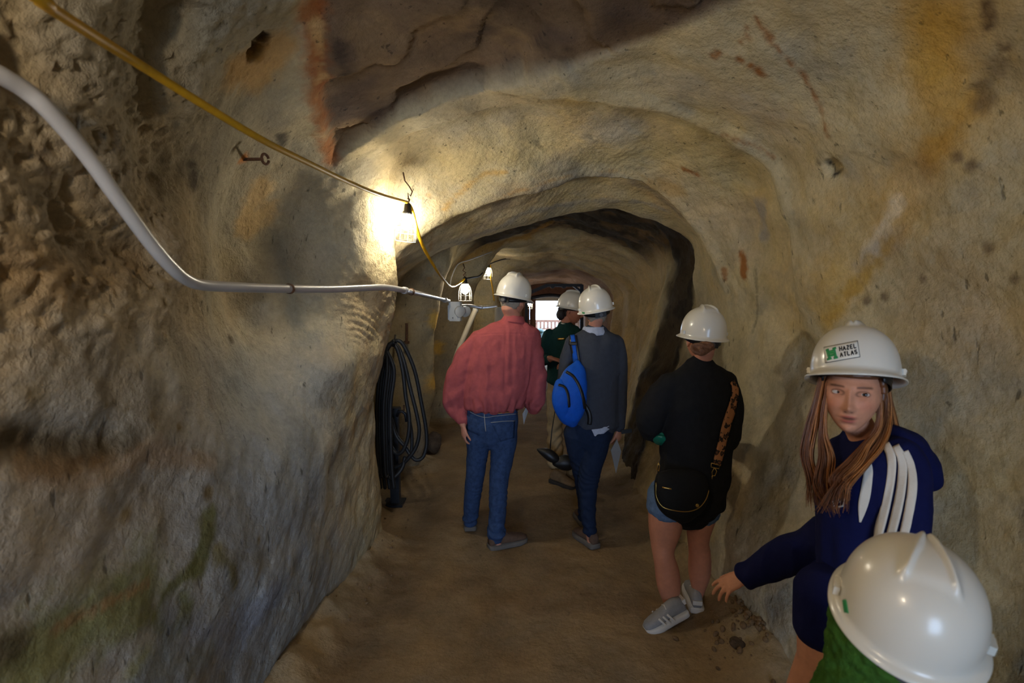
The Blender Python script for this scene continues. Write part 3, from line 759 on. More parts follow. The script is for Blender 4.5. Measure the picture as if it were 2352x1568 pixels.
def hair_cap(M, naz=72, nel=56, fn=None, off=.008, seed=0, jaw=.30):
    """fn(x,y,z arrays)->bool keep; offset shell from the head shape"""
    V, Fc = head_local(naz, nel, jaw)
    n = V / np.linalg.norm(V, axis=1, keepdims=True)
    q_ = V * np.array([150, 150, 25]); o_ = off * (1 + .25 * vnoise(q_, 1.0, seed) + .3 * vnoise(V, 40, seed + 3))
    keep = fn(V[:, 0], V[:, 1], V[:, 2])
    outer = V + n * o_[:, None]; inner = V - n * .004
    mb = MB(); fk = [f for f in Fc if len(f) == 4 and all(keep[i] for i in f)]
    N_ = len(V); cnt = {}
    for f in fk:
        for a, b in zip(f, f[1:] + f[:1]): cnt[(a, b)] = cnt.get((a, b), 0) + 1
    faces = list(map(tuple, fk)) + [tuple(i + N_ for i in f[::-1]) for f in fk]
    for (a, b) in list(cnt):
        if (b, a) not in cnt: faces.append((b, a, a + N_, b + N_))
    used = sorted({i for f in faces for i in f}); mp = {i: k_ for k_, i in enumerate(used)}
    al = np.concatenate([outer, inner])
    mb.add([M @ Vector(al[i]) for i in used], [tuple(mp[i] for i in f) for f in faces])
    return mb

_helmet_mesh = {}
def helmet_mesh():
    if 'm' in _helmet_mesh: return _helmet_mesh['m']
    naz, npr = 128, 40
    V = []; H_ = .142
    th = np.linspace(0, 2 * math.pi, naz, endpoint=False)
    fr = np.clip(-np.cos(th) * -1, -1, 1)            # cos(th): th=0 -> front
    cf = np.cos(th)
    ax, ay = .112, .132
    rows = []
    for i in range(npr):
        t_ = i / (npr - 1); a = t_ * math.pi / 2
        r_ = np.sin(a) ** .92; z_ = H_ * np.cos(a) ** .85
        rows.append((r_ * np.ones(naz), z_ * np.ones(naz)))
    base = [(ax * np.sin(th), -ay * cf)]
    P_ = []
    for r_, z_ in rows:
        x = ax * np.sin(th) * r_; y = -ay * cf * r_; z = z_.copy()
        # V ridge: point at the front, arms running back over the crown
        up = sstep(.02, .07, z)
        e = (y + .055) / .125
        arm = .005 + .032 * np.clip(e, 0, 1)
        prof = np.exp(-((np.abs(x) - arm) / .0078)**2) * sstep(-.10, .05, e) * sstep(1.04, .90, e)
        mid = np.where(np.abs(x) < arm, 0.35 * sstep(1.04, .9, e) * sstep(-.1, .1, e), 0)
        z = z + up * .015 * np.maximum(prof, mid)
        # slight belt above the brim
        P_.append(np.stack([x, y, z], 1))
    # brim: outer flare, lip, underside, inner wall
    flare = .014 + .026 * np.clip(cf, 0, 1)**2.2 + .002 * np.clip(-cf, 0, 1)
    droop = .004 + .012 * np.clip(cf, 0, 1)**2
    nx, ny = np.sin(th), -cf
    bx, by = ax * np.sin(th), -ay * cf
    P_.append(np.stack([bx * 1.005, by * 1.005, np.full(naz, -.010)], 1))
    P_.append(np.stack([bx + nx * flare * .5, by + ny * flare * .5, -.014 - droop * .4], 1))
    P_.append(np.stack([bx + nx * flare, by + ny * flare, -.016 - droop], 1))
    P_.append(np.stack([bx + nx * flare * 1.02, by + ny * flare * 1.02, -.020 - droop], 1))
    P_.append(np.stack([bx + nx * flare * .95, by + ny * flare * .95, -.021 - droop], 1))
    P_.append(np.stack([bx * .99, by * .99, np.full(naz, -.016)], 1))
    for r_, z_ in rows[::-3]:
        P_.append(np.stack([ax * .975 * np.sin(th) * r_, -ay * .975 * cf * r_, z_ - .004], 1))
    m = len(P_); V = np.concatenate(P_); Fc = []
    for i in range(m - 1):
        for j in range(naz):
            j2 = (j + 1) % naz; Fc.append((i * naz + j, i * naz + j2, (i + 1) * naz + j2, (i + 1) * naz + j))
    mb = MB(); mb.add(V, Fc); me = mb.mesh('hard_hat')
    _helmet_mesh['m'] = me; return me
M_HELM = material('white_plastic', lin((226, 222, 210)), rough=0.28, coat=0.3)
M_BLKP = material('black_plastic', lin((22, 22, 24)), rough=0.45)
M_KNOB = material('grey_plastic', lin((78, 80, 84)), rough=0.4)
def add_helmet(parent, M, label=None):
    o = link('hard_hat', helmet_mesh().copy(), M_HELM)
    o.matrix_world = M; o.parent = parent; o.matrix_parent_inverse = Matrix.Translation(-Vector(parent.location))
    # accessory slots on both sides near the brim
    for sg in (-1, 1):
        b = MB(); b.box((sg * .116, .012, .006), (.010, .034, .018)); b.box((sg * .121, .012, .010), (.004, .022, .006))
        mm = b.mesh('slot', False); link('slot', mm, M_HELM, o)
    band = MB(); pts = []
    for k_ in range(25):
        a = -2.2 + 4.4 * k_ / 24
        pts.append((Vector((.088 * math.sin(a), .104 * math.cos(a), -.022 - .022 * math.cos(a * .7)**2)), .003, .014))
    band.tube(pts, 10, ref=(0, 1, 0), cap='flat'); band2 = MB()
    for i, p in enumerate(pts): pass
    link('suspension_band', ring_band([(p[0], .013) for p in pts], .003).mesh('band'), M_BLKP, o)
    kn = MB(); kn.tube([(Vector((0, .104, -.044)), .016, .016), (Vector((0, .118, -.044)), .0155, .0155), (Vector((0, .121, -.044)), .012, .012)], 20, ref=(1, 0, 0), cap='flat')
    link('ratchet_knob', kn.mesh('knob', False), M_KNOB, o)
    nb = MB(); nb.box((0, .1015, -.044), (.075, .006, .034)); link('nape_plate', nb.mesh('nape', False), M_BLKP, o)
    # headband inside
    inner = MB(); ip = [(Vector((.090 * math.sin(a), -.108 * math.cos(a), -.010)), .015) for a in np.linspace(0, 2 * math.pi, 33)]
    link('headband', ring_band(ip, .0025).mesh('headband'), M_BLKP, o)
    return o
def ring_band(pts, t_):
    """flat band standing upright along pts: (pos, half height), thickness t_"""
    mb = MB(); V = []; Fc = []; n = len(pts)
    for i, (p, h_) in enumerate(pts):
        tn = pts[min(i + 1, n - 1)][0] - pts[max(i - 1, 0)][0]; o_ = Vector((tn.y, -tn.x, 0)); o_ = o_.normalized() if o_.length > 0 else Vector((1, 0, 0))
        for a, b in ((-1, -1), (1, -1), (1, 1), (-1, 1)): V.append(p + o_ * (a * t_ / 2) + Vector((0, 0, b * h_)))
    for i in range(n - 1):
        for j in range(4):
            j2 = (j + 1) % 4; Fc.append((i * 4 + j, i * 4 + j2, (i + 1) * 4 + j2, (i + 1) * 4 + j))
    Fc.append((3, 2, 1, 0)); Fc.append(tuple((n - 1) * 4 + j for j in range(4)))
    return mb.add(V, Fc)
def part(name, me, mat, parent):
    """world-space mesh as a part of a thing (an Empty)"""
    o = link(name, me, mat)
    if parent.parent is None: reparent(o, parent)
    else:
        o.parent = parent; o.matrix_parent_inverse = Matrix.Translation(-Vector(parent.parent.location))
    return o
def subpart(name, me, mat, parent):
    o = link(name, me, mat); o.parent = parent
    o.matrix_parent_inverse = Matrix.Identity(4)
    # parent mesh is in world coordinates already, under an offset that cancels out
    return o

# ================================================================ people
M_SKIN = material('skin', rough=0.55, attr='Col', noise=(60, 0.08), bump=[(220, 0.0006)], spec=0.35)
def fabric(name, col, var=0.12, weave=420, rough=0.9, wd=0.0008):
    return material(name, lin(col), rough=rough, noise=(35, var), bump=[(weave, wd), (60, .0015)], spec=0.15)
M_REDSHIRT = fabric('red_twill', (166, 84, 86)); M_JEANS = fabric('blue_denim', (52, 72, 108), .35, 500)
M_NAVYPANT = fabric('dark_blue_denim', (30, 42, 66), .2); M_GREYKNIT = fabric('charcoal_knit', (62, 66, 76), .12, 300)
M_GREENSWEAT = fabric('dark_green_fleece', (26, 58, 56), .12, 300); M_KHAKI = fabric('khaki_cotton', (160, 138, 104), .15)
M_BLACKSWEAT = fabric('black_fleece', (30, 31, 34), .2, 300); M_SHORTS = fabric('light_denim', (96, 122, 160), .3, 500)
M_NAVY = fabric('navy_jersey', (17, 22, 66), .12, 300); M_WHITEFAB = fabric('white_fabric', (226, 218, 204), .05)
M_CHECK = fabric('pale_blue_check', (178, 186, 206), .2, 200); M_GREEN = fabric('green_fleece', (60, 98, 36), .35, 90, .95, .006)
M_LEATHER = material('brown_leather', lin((88, 48, 32)), rough=.5, noise=(30, .2)); M_TAN = material('tan_leather', lin((176, 122, 62)), rough=.6)
M_SHOEBR = fabric('brown_suede', (104, 82, 68), .2); M_SOLEGR = material('grey_rubber', lin((104, 98, 92)), rough=.8, noise=(40, .1))
M_SHOEGREY = fabric('grey_mesh', (148, 146, 146), .12, 300); M_SOLEW = material('white_rubber', lin((210, 204, 196)), rough=.7)
M_BOOT = fabric('tan_suede', (128, 104, 76), .2); M_DARKSOLE = material('dark_rubber', lin((44, 40, 36)), rough=.85)
M_GREYHAIR = material('grey_hair', lin((150, 140, 126)), rough=.6, noise=(160, .35), bump=[(260, .002)])
M_BRHAIR = material('brown_hair', lin((118, 76, 50)), rough=.5, noise=(140, .4), bump=[(240, .003)])
M_DKHAIR = material('dark_hair', lin((38, 30, 30)), rough=.5, noise=(140, .3), bump=[(240, .003)])
M_SILVER = material('silver_paper', lin((150, 156, 162)), rough=.35, metal=.3); M_GOLD = material('brass', lin((206, 168, 92)), rough=.3, metal=1.0)
M_STITCH = material('pale_stitching', lin((150, 150, 150)), rough=.9)

def body(name, tubes, parent, heads=(), skin=(198, 140, 112), voxel=.0068, paint=None, it=3):
    """one continuous skin mesh (limbs fused, the head grown on the neck)"""
    me = fuse(tubes, voxel, it, .5, name)
    bm = bmesh.new(); bm.from_mesh(me)
    for hb in heads:
        t_ = hb.mesh('h'); bm.from_mesh(t_); bpy.data.meshes.remove(t_)
    bm.to_mesh(me); bm.free(); smooth(me)
    co = get_co(me); c = np.tile(np.array(lin(skin)), (len(co), 1))
    c = c * (1 + .10 * fbm(co, 30, 2, 3))[:, None]
    if paint is not None: c = paint(co, c)
    set_col(me, c)
    return part('body', me, M_SKIN, parent)
def head_mb(M, naz=72, nel=56, jaw=.3):
    V, Fc = head_local(naz, nel, jaw); mb = MB(); mb.add([M @ Vector(v) for v in V], Fc); return mb
def neck_tube(mb, M, base, r=.052):
    mb.tube([(M @ Vector((0, .022, .02)), r * .9, r * .9), (M @ Vector((0, .026, -.06)), r * .95, r), (Vector(base) + Vector((0, 0, .03)), r * .98, r * .98), (Vector(base) - Vector((0, 0, .06)), r * 1.05, r)], 20)
back_short = lambda x, y, z: (z > .045) | ((y > -.028 - .15 * (z - .02)) & (z > -.045 - 1.2 * np.clip(y - .0, 0, .05)) & (z > -.055 - .04 * (np.abs(x) < .05) * (y > .01)) & ~((np.abs(x) > .05) & (z < .01) & (y < .02)))

# ---------------------------------------------------------------- man in the red shirt
D = 3.4
man = empty('person', at(1130, 1270, 3.42) * 1.0, 'person in a baggy red shirt and blue jeans walking away in a white hard hat', 'person')
man.location.z = 0
Hm = frame(at(1178, 690, D), math.radians(146), math.radians(8), math.radians(8))
tb = MB(); hd = head_mb(Hm); ear(hd, Hm, -1); ear(hd, Hm, 1)
neck_tube(tb, Hm, at(1176, 732, D), .056)
tb.tube([T(1162, 785, D, 44, .07), T(1142, 850, D, 46, .08), T(1132, 930, D, 48, .09), T(1130, 990, D, 46, .09)], 20)
for rows in ([(1100, 990, 3.42, 22, .065), (1092, 1080, 3.47, 16, .055), (1084, 1170, 3.57, 13, .045), (1080, 1212, 3.64, 11, .035)],
             [(1158, 990, 3.4, 22, .065), (1148, 1080, 3.4, 16, .055), (1142, 1180, 3.38, 13, .045), (1142, 1252, 3.37, 12, .035)],
             [(1090, 785, D, 17, .05), (1062, 850, D, 15, .045), (1053, 905, 3.44, 13, .04), (1058, 945, 3.40, 11, .034), (1064, 975, 3.36, 9, .028)],
             [(1222, 790, D, 17, .05), (1232, 870, D, 14, .045), (1228, 915, D, 13, .04), (1222, 900, 3.6, 11, .034), (1206, 890, 3.68, 9, .028)]):
    loft(tb, rows, 16)
w1 = at(1064, 974, 3.36)
hand(tb, w1, (.02, .05, -1), (.85, .35, 0), .98, (.45, .5, .55, .6), .06, .45, 1)
hand(tb, at(1206, 890, 3.68), (-.7, .3, -.2), (0, .4, -1), .98, (.9, .9, .9, .9), .05, .5, 1)
body('body', tb, man, (hd,), (196, 136, 112))
part('hair', hair_cap(Hm, fn=back_short, off=.006, seed=2).mesh('hair'), M_GREYHAIR, man)
sh = MB()
loft(sh, [(1178, 729, D, 22, .056), (1175, 739, D, 36, .068), (1168, 752, D, 62, .088), (1161, 770, D, 82, .11), (1157, 795, D, 86, .128), (1151, 830, D, 87, .145), (1143, 880, D, 80, .155), (1136, 914, D, 73, .155), (1132, 934, D, 68, .140), (1131, 940, D, 60, .12)], 32, fix=(0, 0, -1))
loft(sh, [(1106, 776, D, 22, .07), (1084, 806, D, 27, .078), (1062, 850, D, 33, .08), (1050, 900, 3.42, 33, .085), (1049, 930, 3.41, 28, .075), (1056, 950, 3.39, 20, .055), (1063, 968, 3.37, 14, .042)], 24)
loft(sh, [(1212, 782, D, 22, .07), (1226, 818, D, 24, .078), (1231, 860, D, 24, .08), (1230, 905, D, 23, .085), (1226, 926, 3.44, 20, .075), (1222, 905, 3.58, 18, .055), (1210, 892, 3.66, 13, .042)], 24)
ms = fuse(sh, .0065, 3, .5, 'shirt')
def red_folds(co, no):
    q_ = np.stack([co[:, 0] * 15, co[:, 1] * 15, co[:, 2] * 3.2], 1); a = fbm(q_, 1.0, 2, 3)
    v = (.6 - np.abs(a) * 2.2) * .0075
    low = sstep(1.12, 1.0, co[:, 2]); v = v + low * .010 * np.sin(co[:, 0] * 95 + 3 * vnoise(co, 9, 4)) * sstep(-.02, .02, co[:, 2] - .98)
    pl = np.exp(-((co[:, 0] - (-.045 + .03 * (co[:, 2] - 1.3))) / .008)**2) * sstep(1.1, 1.2, co[:, 2]) * sstep(1.55, 1.5, co[:, 2]) * (no[:, 1] < 0)
    v = v - .005 * pl + .003 * np.exp(-((co[:, 0] - (-.022 + .03 * (co[:, 2] - 1.3))) / .016)**2) * sstep(1.1, 1.2, co[:, 2]) * sstep(1.55, 1.5, co[:, 2]) * (no[:, 1] < 0)
    yk = np.exp(-((co[:, 2] - (1.505 - .25 * (co[:, 0] + .02)**2)) / .004)**2) * (no[:, 1] < .2); v = v - .003 * yk
    q2 = np.stack([(co[:, 0] + co[:, 2]) * 8, co[:, 1] * 8, (co[:, 2] - co[:, 0] * .7) * 17], 1); arm = sstep(.20, .26, np.abs(co[:, 0] + .05))
    return v * (1 - .5 * arm) + (.004 + .006 * arm) * vnoise(q2, 1.0, 8)
displace(ms, red_folds)
so = part('shirt', ms, M_REDSHIRT, man)
cb = MB(); loft(cb, [(1181, 724, D, 22, .058), (1180, 731, D, 25, .064), (1179, 739, D, 30, .072)], 28, cap='flat'); subpart('collar', cb.mesh('collar'), M_REDSHIRT, so)
je = MB()
loft(je, [(1131, 926, D, 58, .112), (1131, 950, D, 60, .125), (1131, 980, D, 60, .132), (1129, 1000, D, 52, .11)], 32)
loft(je, [(1101, 975, 3.41, 31, .11), (1099, 1010, 3.42, 29, .098), (1096, 1050, 3.44, 25, .088), (1091, 1095, 3.48, 22, .078), (1085, 1140, 3.53, 20.5, .07), (1082, 1175, 3.58, 18, .064), (1080, 1194, 3.61, 18, .062)], 24)
loft(je, [(1159, 975, 3.4, 31, .11), (1157, 1010, 3.4, 31, .10), (1153, 1050, 3.4, 28, .09), (1147, 1095, 3.4, 23.5, .08), (1144, 1140, 3.39, 21.5, .072), (1142, 1185, 3.38, 20, .067), (1140, 1212, 3.37, 21, .07), (1140, 1226, 3.37, 22, .072)], 24)
mj = fuse(je, .006, 3, .5, 'jeans')
def jean_folds(co, no):
    z = co[:, 2]; w_ = sstep(.75, .5, z)
    h_ = np.sin(z * 105 + 9 * vnoise(co, 7, 3) + co[:, 0] * 35) * .0026 * w_ * sstep(-.3, .4, vnoise(co, 6, 9) + .2)
    return h_ + .004 * fbm(co, 12, 2, 7) + .006 * np.sin(z * 110 + 5 * vnoise(co, 9, 2)) * sstep(.2, .1, z)
displace(mj, jean_folds); jo = part('jeans', mj, M_JEANS, man); jb = bvh_of(mj)
bt = MB(); loft(bt, [(1131, 928, D, 61, .119), (1131, 938, D, 62, .122)], 40, cap='flat', sub=2); part('belt', displace(bt.mesh('belt'), lambda c, n: np.full(len(c), .004)), M_LEATHER, man)
subpart('leather_patch', patch(jb, quad_px([(1143, 940), (1170, 939), (1171, 948), (1144, 950)]), .004), M_TAN, jo)['label'] = 'tan leather waistband patch'
for c in ([(1127, 969), (1183, 965), (1180, 1005), (1150, 1014)], [(1070, 952), (1096, 962), (1102, 1000), (1074, 988)]):
    po = subpart('back_pocket', patch(jb, quad_px(c, 8, 6), .003, .004), M_JEANS, jo)
st = strip_px([(1127, 970), (1155, 967), (1183, 966)], .7, 2); subpart('pocket_stitching', patch(jb, st, .005, .003), M_STITCH, jo)
st = strip_px([(1069, 935), (1085, 948), (1112, 958), (1140, 955), (1188, 950)], .6, 2, 8); subpart('yoke_stitching', patch(jb, st, .004, .003), M_STITCH, jo)
st = strip_px([(1112, 930), (1113, 960), (1116, 990)], .8, 2, 6); subpart('seat_seam', patch(jb, st, .004, .003), M_STITCH, jo)
for x_ in (1078, 1112, 1180): subpart('belt_loop', patch(jb, strip_px([(x_, 926), (x_ + .5, 946)], 2.2, 3), .012, .012), M_JEANS, jo)
shoe_at(man, at(1142, 1262, 3.37), (.27, .13), .29, .108, 0, up_mat=M_SHOEBR, sole_mat=M_SOLEGR)
shoe_at(man, at(1080, 1222, 3.64), (-.10, 1), .29, .108, .05, up_mat=M_SHOEBR, sole_mat=M_SOLEGR)
add_helmet(man, frame(at(1180, 677, D), math.radians(146), math.radians(2), math.radians(9)))
pm = MB(); pm.add([at(1208, 936, 3.30), at(1213, 944, 3.31), at(1203, 975, 3.32), at(1200, 950, 3.31), at(1208, 936, 3.31), at(1213, 944, 3.32), at(1203, 975, 3.33), at(1200, 950, 3.32)],
       [(0, 1, 2, 3), (7, 6, 5, 4), (0, 4, 5, 1), (1, 5, 6, 2), (2, 6, 7, 3), (3, 7, 4, 0)])
tag(link('leaflet', pm.mesh('leaflet', False), M_SILVER), 'silver grey folded leaflet tucked at the red-shirted person\'s right elbow', 'leaflet')

# ---------------------------------------------------------------- woman with the blue backpack
D = 3.4
wom = empty('person', (at(1360, 1270, 3.42).x, 3.42, 0), 'person in a charcoal cardigan with a blue sling backpack walking away down the tunnel', 'person')
Hw = frame(at(1368, 713, D), math.radians(182), math.radians(6), math.radians(-6))
tb = MB(); hd = head_mb(Hw); ear(hd, Hw, -1); ear(hd, Hw, 1)
neck_tube(tb, Hw, at(1366, 758, D), .047)
tb.tube([T(1367, 782, D, 42, .07), T(1364, 880, D, 42, .08), T(1362, 960, D, 44, .09), T(1352, 1010, D, 42, .085)], 20)
for rows in ([(1372, 1010, 3.38, 20, .06), (1353, 1100, 3.38, 15, .05), (1352, 1200, 3.38, 11, .04), (1358, 1246, 3.38, 10, .035)],
             [(1328, 1010, 3.42, 20, .06), (1340, 1100, 3.55, 13, .05), (1341, 1204, 3.70, 9, .035)],
             [(1416, 795, D, 13, .045), (1424, 860, D, 11, .038), (1425, 930, D, 9, .032), (1421, 984, D, 7.5, .024)],
             [(1312, 795, D, 13, .045), (1296, 850, D, 11, .038), (1292, 895, 3.45, 10, .034), (1300, 905, 3.68, 8, .026)]):
    loft(tb, rows, 16)
hand(tb, at(1421, 984, D), (.03, .12, -1), (-.7, .6, 0), .92, (.7, .8, .85, .9), .05, .45, -1)
hand(tb, at(1300, 905, 3.68), (.3, .8, -.1), (0, .2, -1), .92, (.5, .5, .5, .5), .05, .5, 1)
body('body', tb, wom, (hd,), (190, 132, 108))
part('hair', hair_cap(Hw, fn=back_short, off=.007, seed=7).mesh('hair'), M_GREYHAIR, wom)
cd = MB()
loft(cd, [(1366, 760, D, 30, .062), (1367, 772, D, 52, .085), (1369, 792, D, 62, .105), (1367, 830, D, 61, .118), (1364, 880, D, 60, .122), (1363, 930, D, 60, .126), (1366, 972, D, 58, .126), (1366, 978, D, 54, .115)], 32, fix=(0, 0, -1))
loft(cd, [(1412, 786, D, 20, .06), (1421, 815, D, 18, .062), (1424, 860, D, 16.5, .056), (1425, 910, D, 15.5, .052), (1423, 955, D, 14.5, .048), (1421, 980, D, 13, .042)], 20)
loft(cd, [(1318, 786, D, 20, .06), (1304, 820, D, 18, .06), (1297, 860, D, 17, .056), (1293, 892, 3.45, 16, .052), (1298, 900, 3.6, 14, .046), (1300, 904, 3.66, 12, .04)], 20)
mc = fuse(cd, .0065, 4, .5, 'cardigan'); cloth_folds(mc, .005, .003, 10, 3, 21)
co_ = part('cardigan', mc, M_GREYKNIT, wom)
cb = MB(); loft(cb, [(1364, 750, D, 24, .062), (1364, 758, D, 28, .068), (1365, 769, D, 35, .08)], 28, cap='flat'); part('shirt_collar', cb.mesh('collar'), M_CHECK, wom)
ht = MB(); loft(ht, [(1366, 966, D, 56, .124), (1368, 978, D, 56, .126), (1374, 988, D, 48, .122)], 28, cap='flat'); part('shirt_hem', ht.mesh('shirt_hem'), M_CHECK, wom)
pt = MB()
loft(pt, [(1362, 955, D, 54, .112), (1356, 985, D, 56, .122), (1350, 1010, D, 50, .11)], 28)
loft(pt, [(1374, 990, 3.38, 32, .11), (1367, 1030, 3.38, 30, .098), (1357, 1070, 3.38, 26, .085), (1351, 1110, 3.38, 23, .076), (1350, 1150, 3.38, 20, .066), (1352, 1190, 3.38, 17.5, .058), (1355, 1222, 3.38, 16, .053)], 22)
loft(pt, [(1326, 990, 3.41, 33, .11), (1330, 1030, 3.44, 29, .098), (1336, 1070, 3.5, 24, .085), (1341, 1120, 3.57, 19, .07), (1342, 1155, 3.63, 15, .058), (1341, 1186, 3.68, 13, .052)], 22)
mp_ = fuse(pt, .006, 3, .5, 'trousers'); displace(mp_, jean_folds); part('trousers', mp_, M_NAVYPANT, wom)
shoe_at(wom, at(1358, 1258, 3.38), (-.45, 1), .265, .10, .04, up_mat=M_SHOEBR, sole_mat=M_SOLEGR)
shoe_at(wom, at(1341, 1212, 3.70), (-.1, 1), .265, .095, .10, up_mat=M_SHOEBR, sole_mat=M_SOLEGR)
hw_ = add_helmet(wom, frame(at(1368, 706, D), math.radians(185), math.radians(-2), math.radians(-11)))

# blue sling backpack
bag = empty('backpack', at(1308, 968, 3.24), 'bright blue sling backpack with black zips on the charcoal cardigan', 'backpack')
bb = MB()
bbr = [(1326, 832, 3.26, 8, .03), (1325, 846, 3.25, 20, .05), (1319, 870, 3.23, 31, .07), (1312, 900, 3.215, 37, .085), (1308, 930, 3.21, 37, .09), (1311, 955, 3.22, 28, .08), (1315, 968, 3.23, 14, .05)]
loft(bb, bbr, 28, ref=(1, 0, .25), ex=2.5)
M_BLUE = fabric('blue_nylon', (20, 84, 188), .12, 250, .6)
mbag = fuse(bb, .006, 3, .5, 'pack'); displace(mbag, lambda c, n: .005 * fbm(c, 14, 2, 3)); bo = part('main_pocket', mbag, M_BLUE, bag); bbv = bvh_of(mbag)
fp = MB(); loft(fp, [(1286, 878, 3.20, 12, .03), (1289, 900, 3.165, 21, .045), (1290, 925, 3.155, 22, .05), (1296, 950, 3.17, 17, .04), (1303, 962, 3.18, 10, .03)], 22, ref=(1, 0, .25), ex=2.6)
mfp = fuse(fp, .006, 3, .5, 'fp'); part('front_pocket', mfp, M_BLUE, bag); fbv = bvh_of(mfp)
part('zip', patch(bbv, strip_px([(1301, 854), (1316, 864), (1329, 884), (1338, 910), (1343, 938)], 3.2, 3, 8), .005), M_BLKP, bag)
part('zip', patch(fbv, strip_px([(1283, 884), (1296, 889), (1304, 906), (1307, 935)], 2.6, 3, 8), .005), M_BLKP, bag)
cbv = bvh_of(mc)
stp = strip_px([(1316, 772), (1319, 795), (1322, 815), (1325, 836)], 9.5, 5, 6); part('strap', patch(cbv, stp, .010, .008), M_BLKP, bag)
part('strap_webbing', patch(cbv, strip_px([(1316, 772), (1319, 795), (1322, 815), (1325, 836)], 5, 4, 6), .014, .008), M_BLUE, bag)
part('strap_buckle', patch(cbv, quad_px([(1308, 786), (1328, 786), (1328, 793), (1308, 793)], 5, 3), .018, .01), M_BLKP, bag)
part('loose_strap', patch(cbv, strip_px([(1343, 930), (1352, 945), (1355, 960), (1354, 974)], 5, 3, 6), .012, .008), M_BLKP, bag)
lf = MB(); P_ = [at(*p) for p in ((1417, 1008, 3.33), (1427, 1036, 3.34), (1415, 1087, 3.36), (1403, 1034, 3.32))]
lf.add(P_ + [p + Vector((0, .012, 0)) for p in P_], [(0, 1, 3), (1, 2, 3), (4, 7, 5), (5, 7, 6), (0, 4, 5, 1), (1, 5, 6, 2), (2, 6, 7, 3), (3, 7, 4, 0)])
tag(link('leaflet', lf.mesh('leaflet', False), M_SILVER), 'pale grey folded leaflet hanging from the cardigan wearer\'s right hand', 'leaflet')
ph = MB(); ph.box(at(1439, 990, 3.36), (.072, .012, .026), Matrix.Rotation(-.12, 3, 'Y'))
mph = ph.mesh('ph', False); tag(link('phone', mph, M_BLKP), 'black phone held level in the cardigan wearer\'s right hand', 'phone')

# ---------------------------------------------------------------- guide in dark green
D = 4.7
gui = empty('person', (at(1290, 1095, D).x, D, 0), 'person in a dark green sweatshirt and khaki trousers seen in profile beyond the group', 'person')
Hg = frame(at(1315, 713, D), math.radians(68), math.radians(14), 0, 1.0)
tb = MB(); hd = head_mb(Hg, 96, 72); ear(hd, Hg, -1); ear(hd, Hg, 1)
neck_tube(tb, Hg, at(1298, 752, D), .05)
tb.tube([T(1300, 775, D, 30, .08), T(1302, 840, D, 30, .08), T(1298, 890, D, 30, .085), T(1296, 915, D, 30, .08)], 20)
for rows in ([(1280, 910, D, 15, .06), (1274, 980, D, 11, .05), (1273, 1060, D, 9, .038)],
             [(1312, 910, D, 15, .06), (1318, 990, D, 11, .05), (1320, 1085, 4.6, 9, .038)],
             [(1256, 775, D, 12, .045), (1247, 812, D, 10, .04), (1252, 828, 4.62, 9, .036), (1266, 823, 4.5, 7, .028)],
             [(1345, 778, D, 12, .045), (1350, 820, D, 10, .04), (1338, 838, 4.6, 9, .034), (1312, 832, 4.5, 7, .028)]):
    loft(tb, rows, 14)
hand(tb, at(1264, 822, 4.5), (1, -.15, -.25), (0, .2, -1), .95, (.55, .6, .65, .7), .06, .4, 1)
hand(tb, at(1312, 832, 4.5), (-1, -.1, -.15), (0, .3, -1), .95, (.55, .6, .65, .7), .06, .4, -1)
body('body', tb, gui, (hd,), (178, 120, 98))
part('hair', hair_cap(Hg, fn=lambda x, y, z: (z > .05) | ((y > -.01 - .2 * (z - .02)) & (z > -.06) & ~((np.abs(x) > .05) & (z < .0) & (y < .03))), off=.010, seed=9).mesh('hair'), M_DKHAIR, gui)
bn = MB(); bn.ball(at(1288, 722, D), (.042, .045, .055), None, 20, 14); mbn = bn.mesh('bun'); displace(mbn, lambda c, n: .006 * fbm(c, 40, 2, 5)); part('hair_bun', mbn, M_DKHAIR, gui)
sw = MB()
loft(sw, [(1298, 748, D, 18, .062), (1299, 758, D, 34, .085), (1300, 776, D, 46, .11), (1302, 810, D, 46, .125), (1303, 850, D, 46, .13), (1301, 876, D, 46, .135), (1300, 884, D, 42, .125)], 30)
loft(sw, [(1264, 768, D, 15, .06), (1253, 790, D, 14, .06), (1247, 812, D, 13, .056), (1250, 826, 4.64, 12.5, .052), (1259, 825, 4.54, 10, .042)], 20)
loft(sw, [(1338, 768, D, 15, .06), (1347, 795, D, 14, .06), (1350, 822, D, 13, .056), (1340, 836, 4.62, 12, .05), (1318, 833, 4.52, 10, .04)], 20)
msw = fuse(sw, .008, 3, .5, 'sw'); cloth_folds(msw, .006, .004, 12, 4, 31); swo = part('sweatshirt', msw, M_GREENSWEAT, gui); sbv = bvh_of(msw)
cb = MB(); loft(cb, [(1299, 743, D, 13, .056), (1298, 748, D, 15, .062), (1298, 754, D, 18, .07)], 24, cap='flat'); part('collar', cb.mesh('collar'), M_WHITEFAB, gui)
subpart('name_tag', patch(sbv, quad_px([(1281, 776), (1297, 775), (1297, 780), (1281, 781)], 5, 2), .008, .006), M_GOLD, swo)
kp = MB()
loft(kp, [(1299, 872, D, 42, .12), (1298, 895, D, 40, .125), (1297, 915, D, 34, .11)], 28)
loft(kp, [(1278, 900, D, 23, .10), (1275, 950, D, 19, .088), (1275, 1000, D, 18, .08), (1275, 1045, D, 17.5, .078), (1273, 1066, D, 18, .08)], 20)
loft(kp, [(1313, 900, D, 23, .10), (1318, 960, D, 19, .088), (1320, 1030, 4.66, 17, .08), (1320, 1082, 4.6, 17, .08)], 20)
mkp = fuse(kp, .008, 3, .5, 'kp')
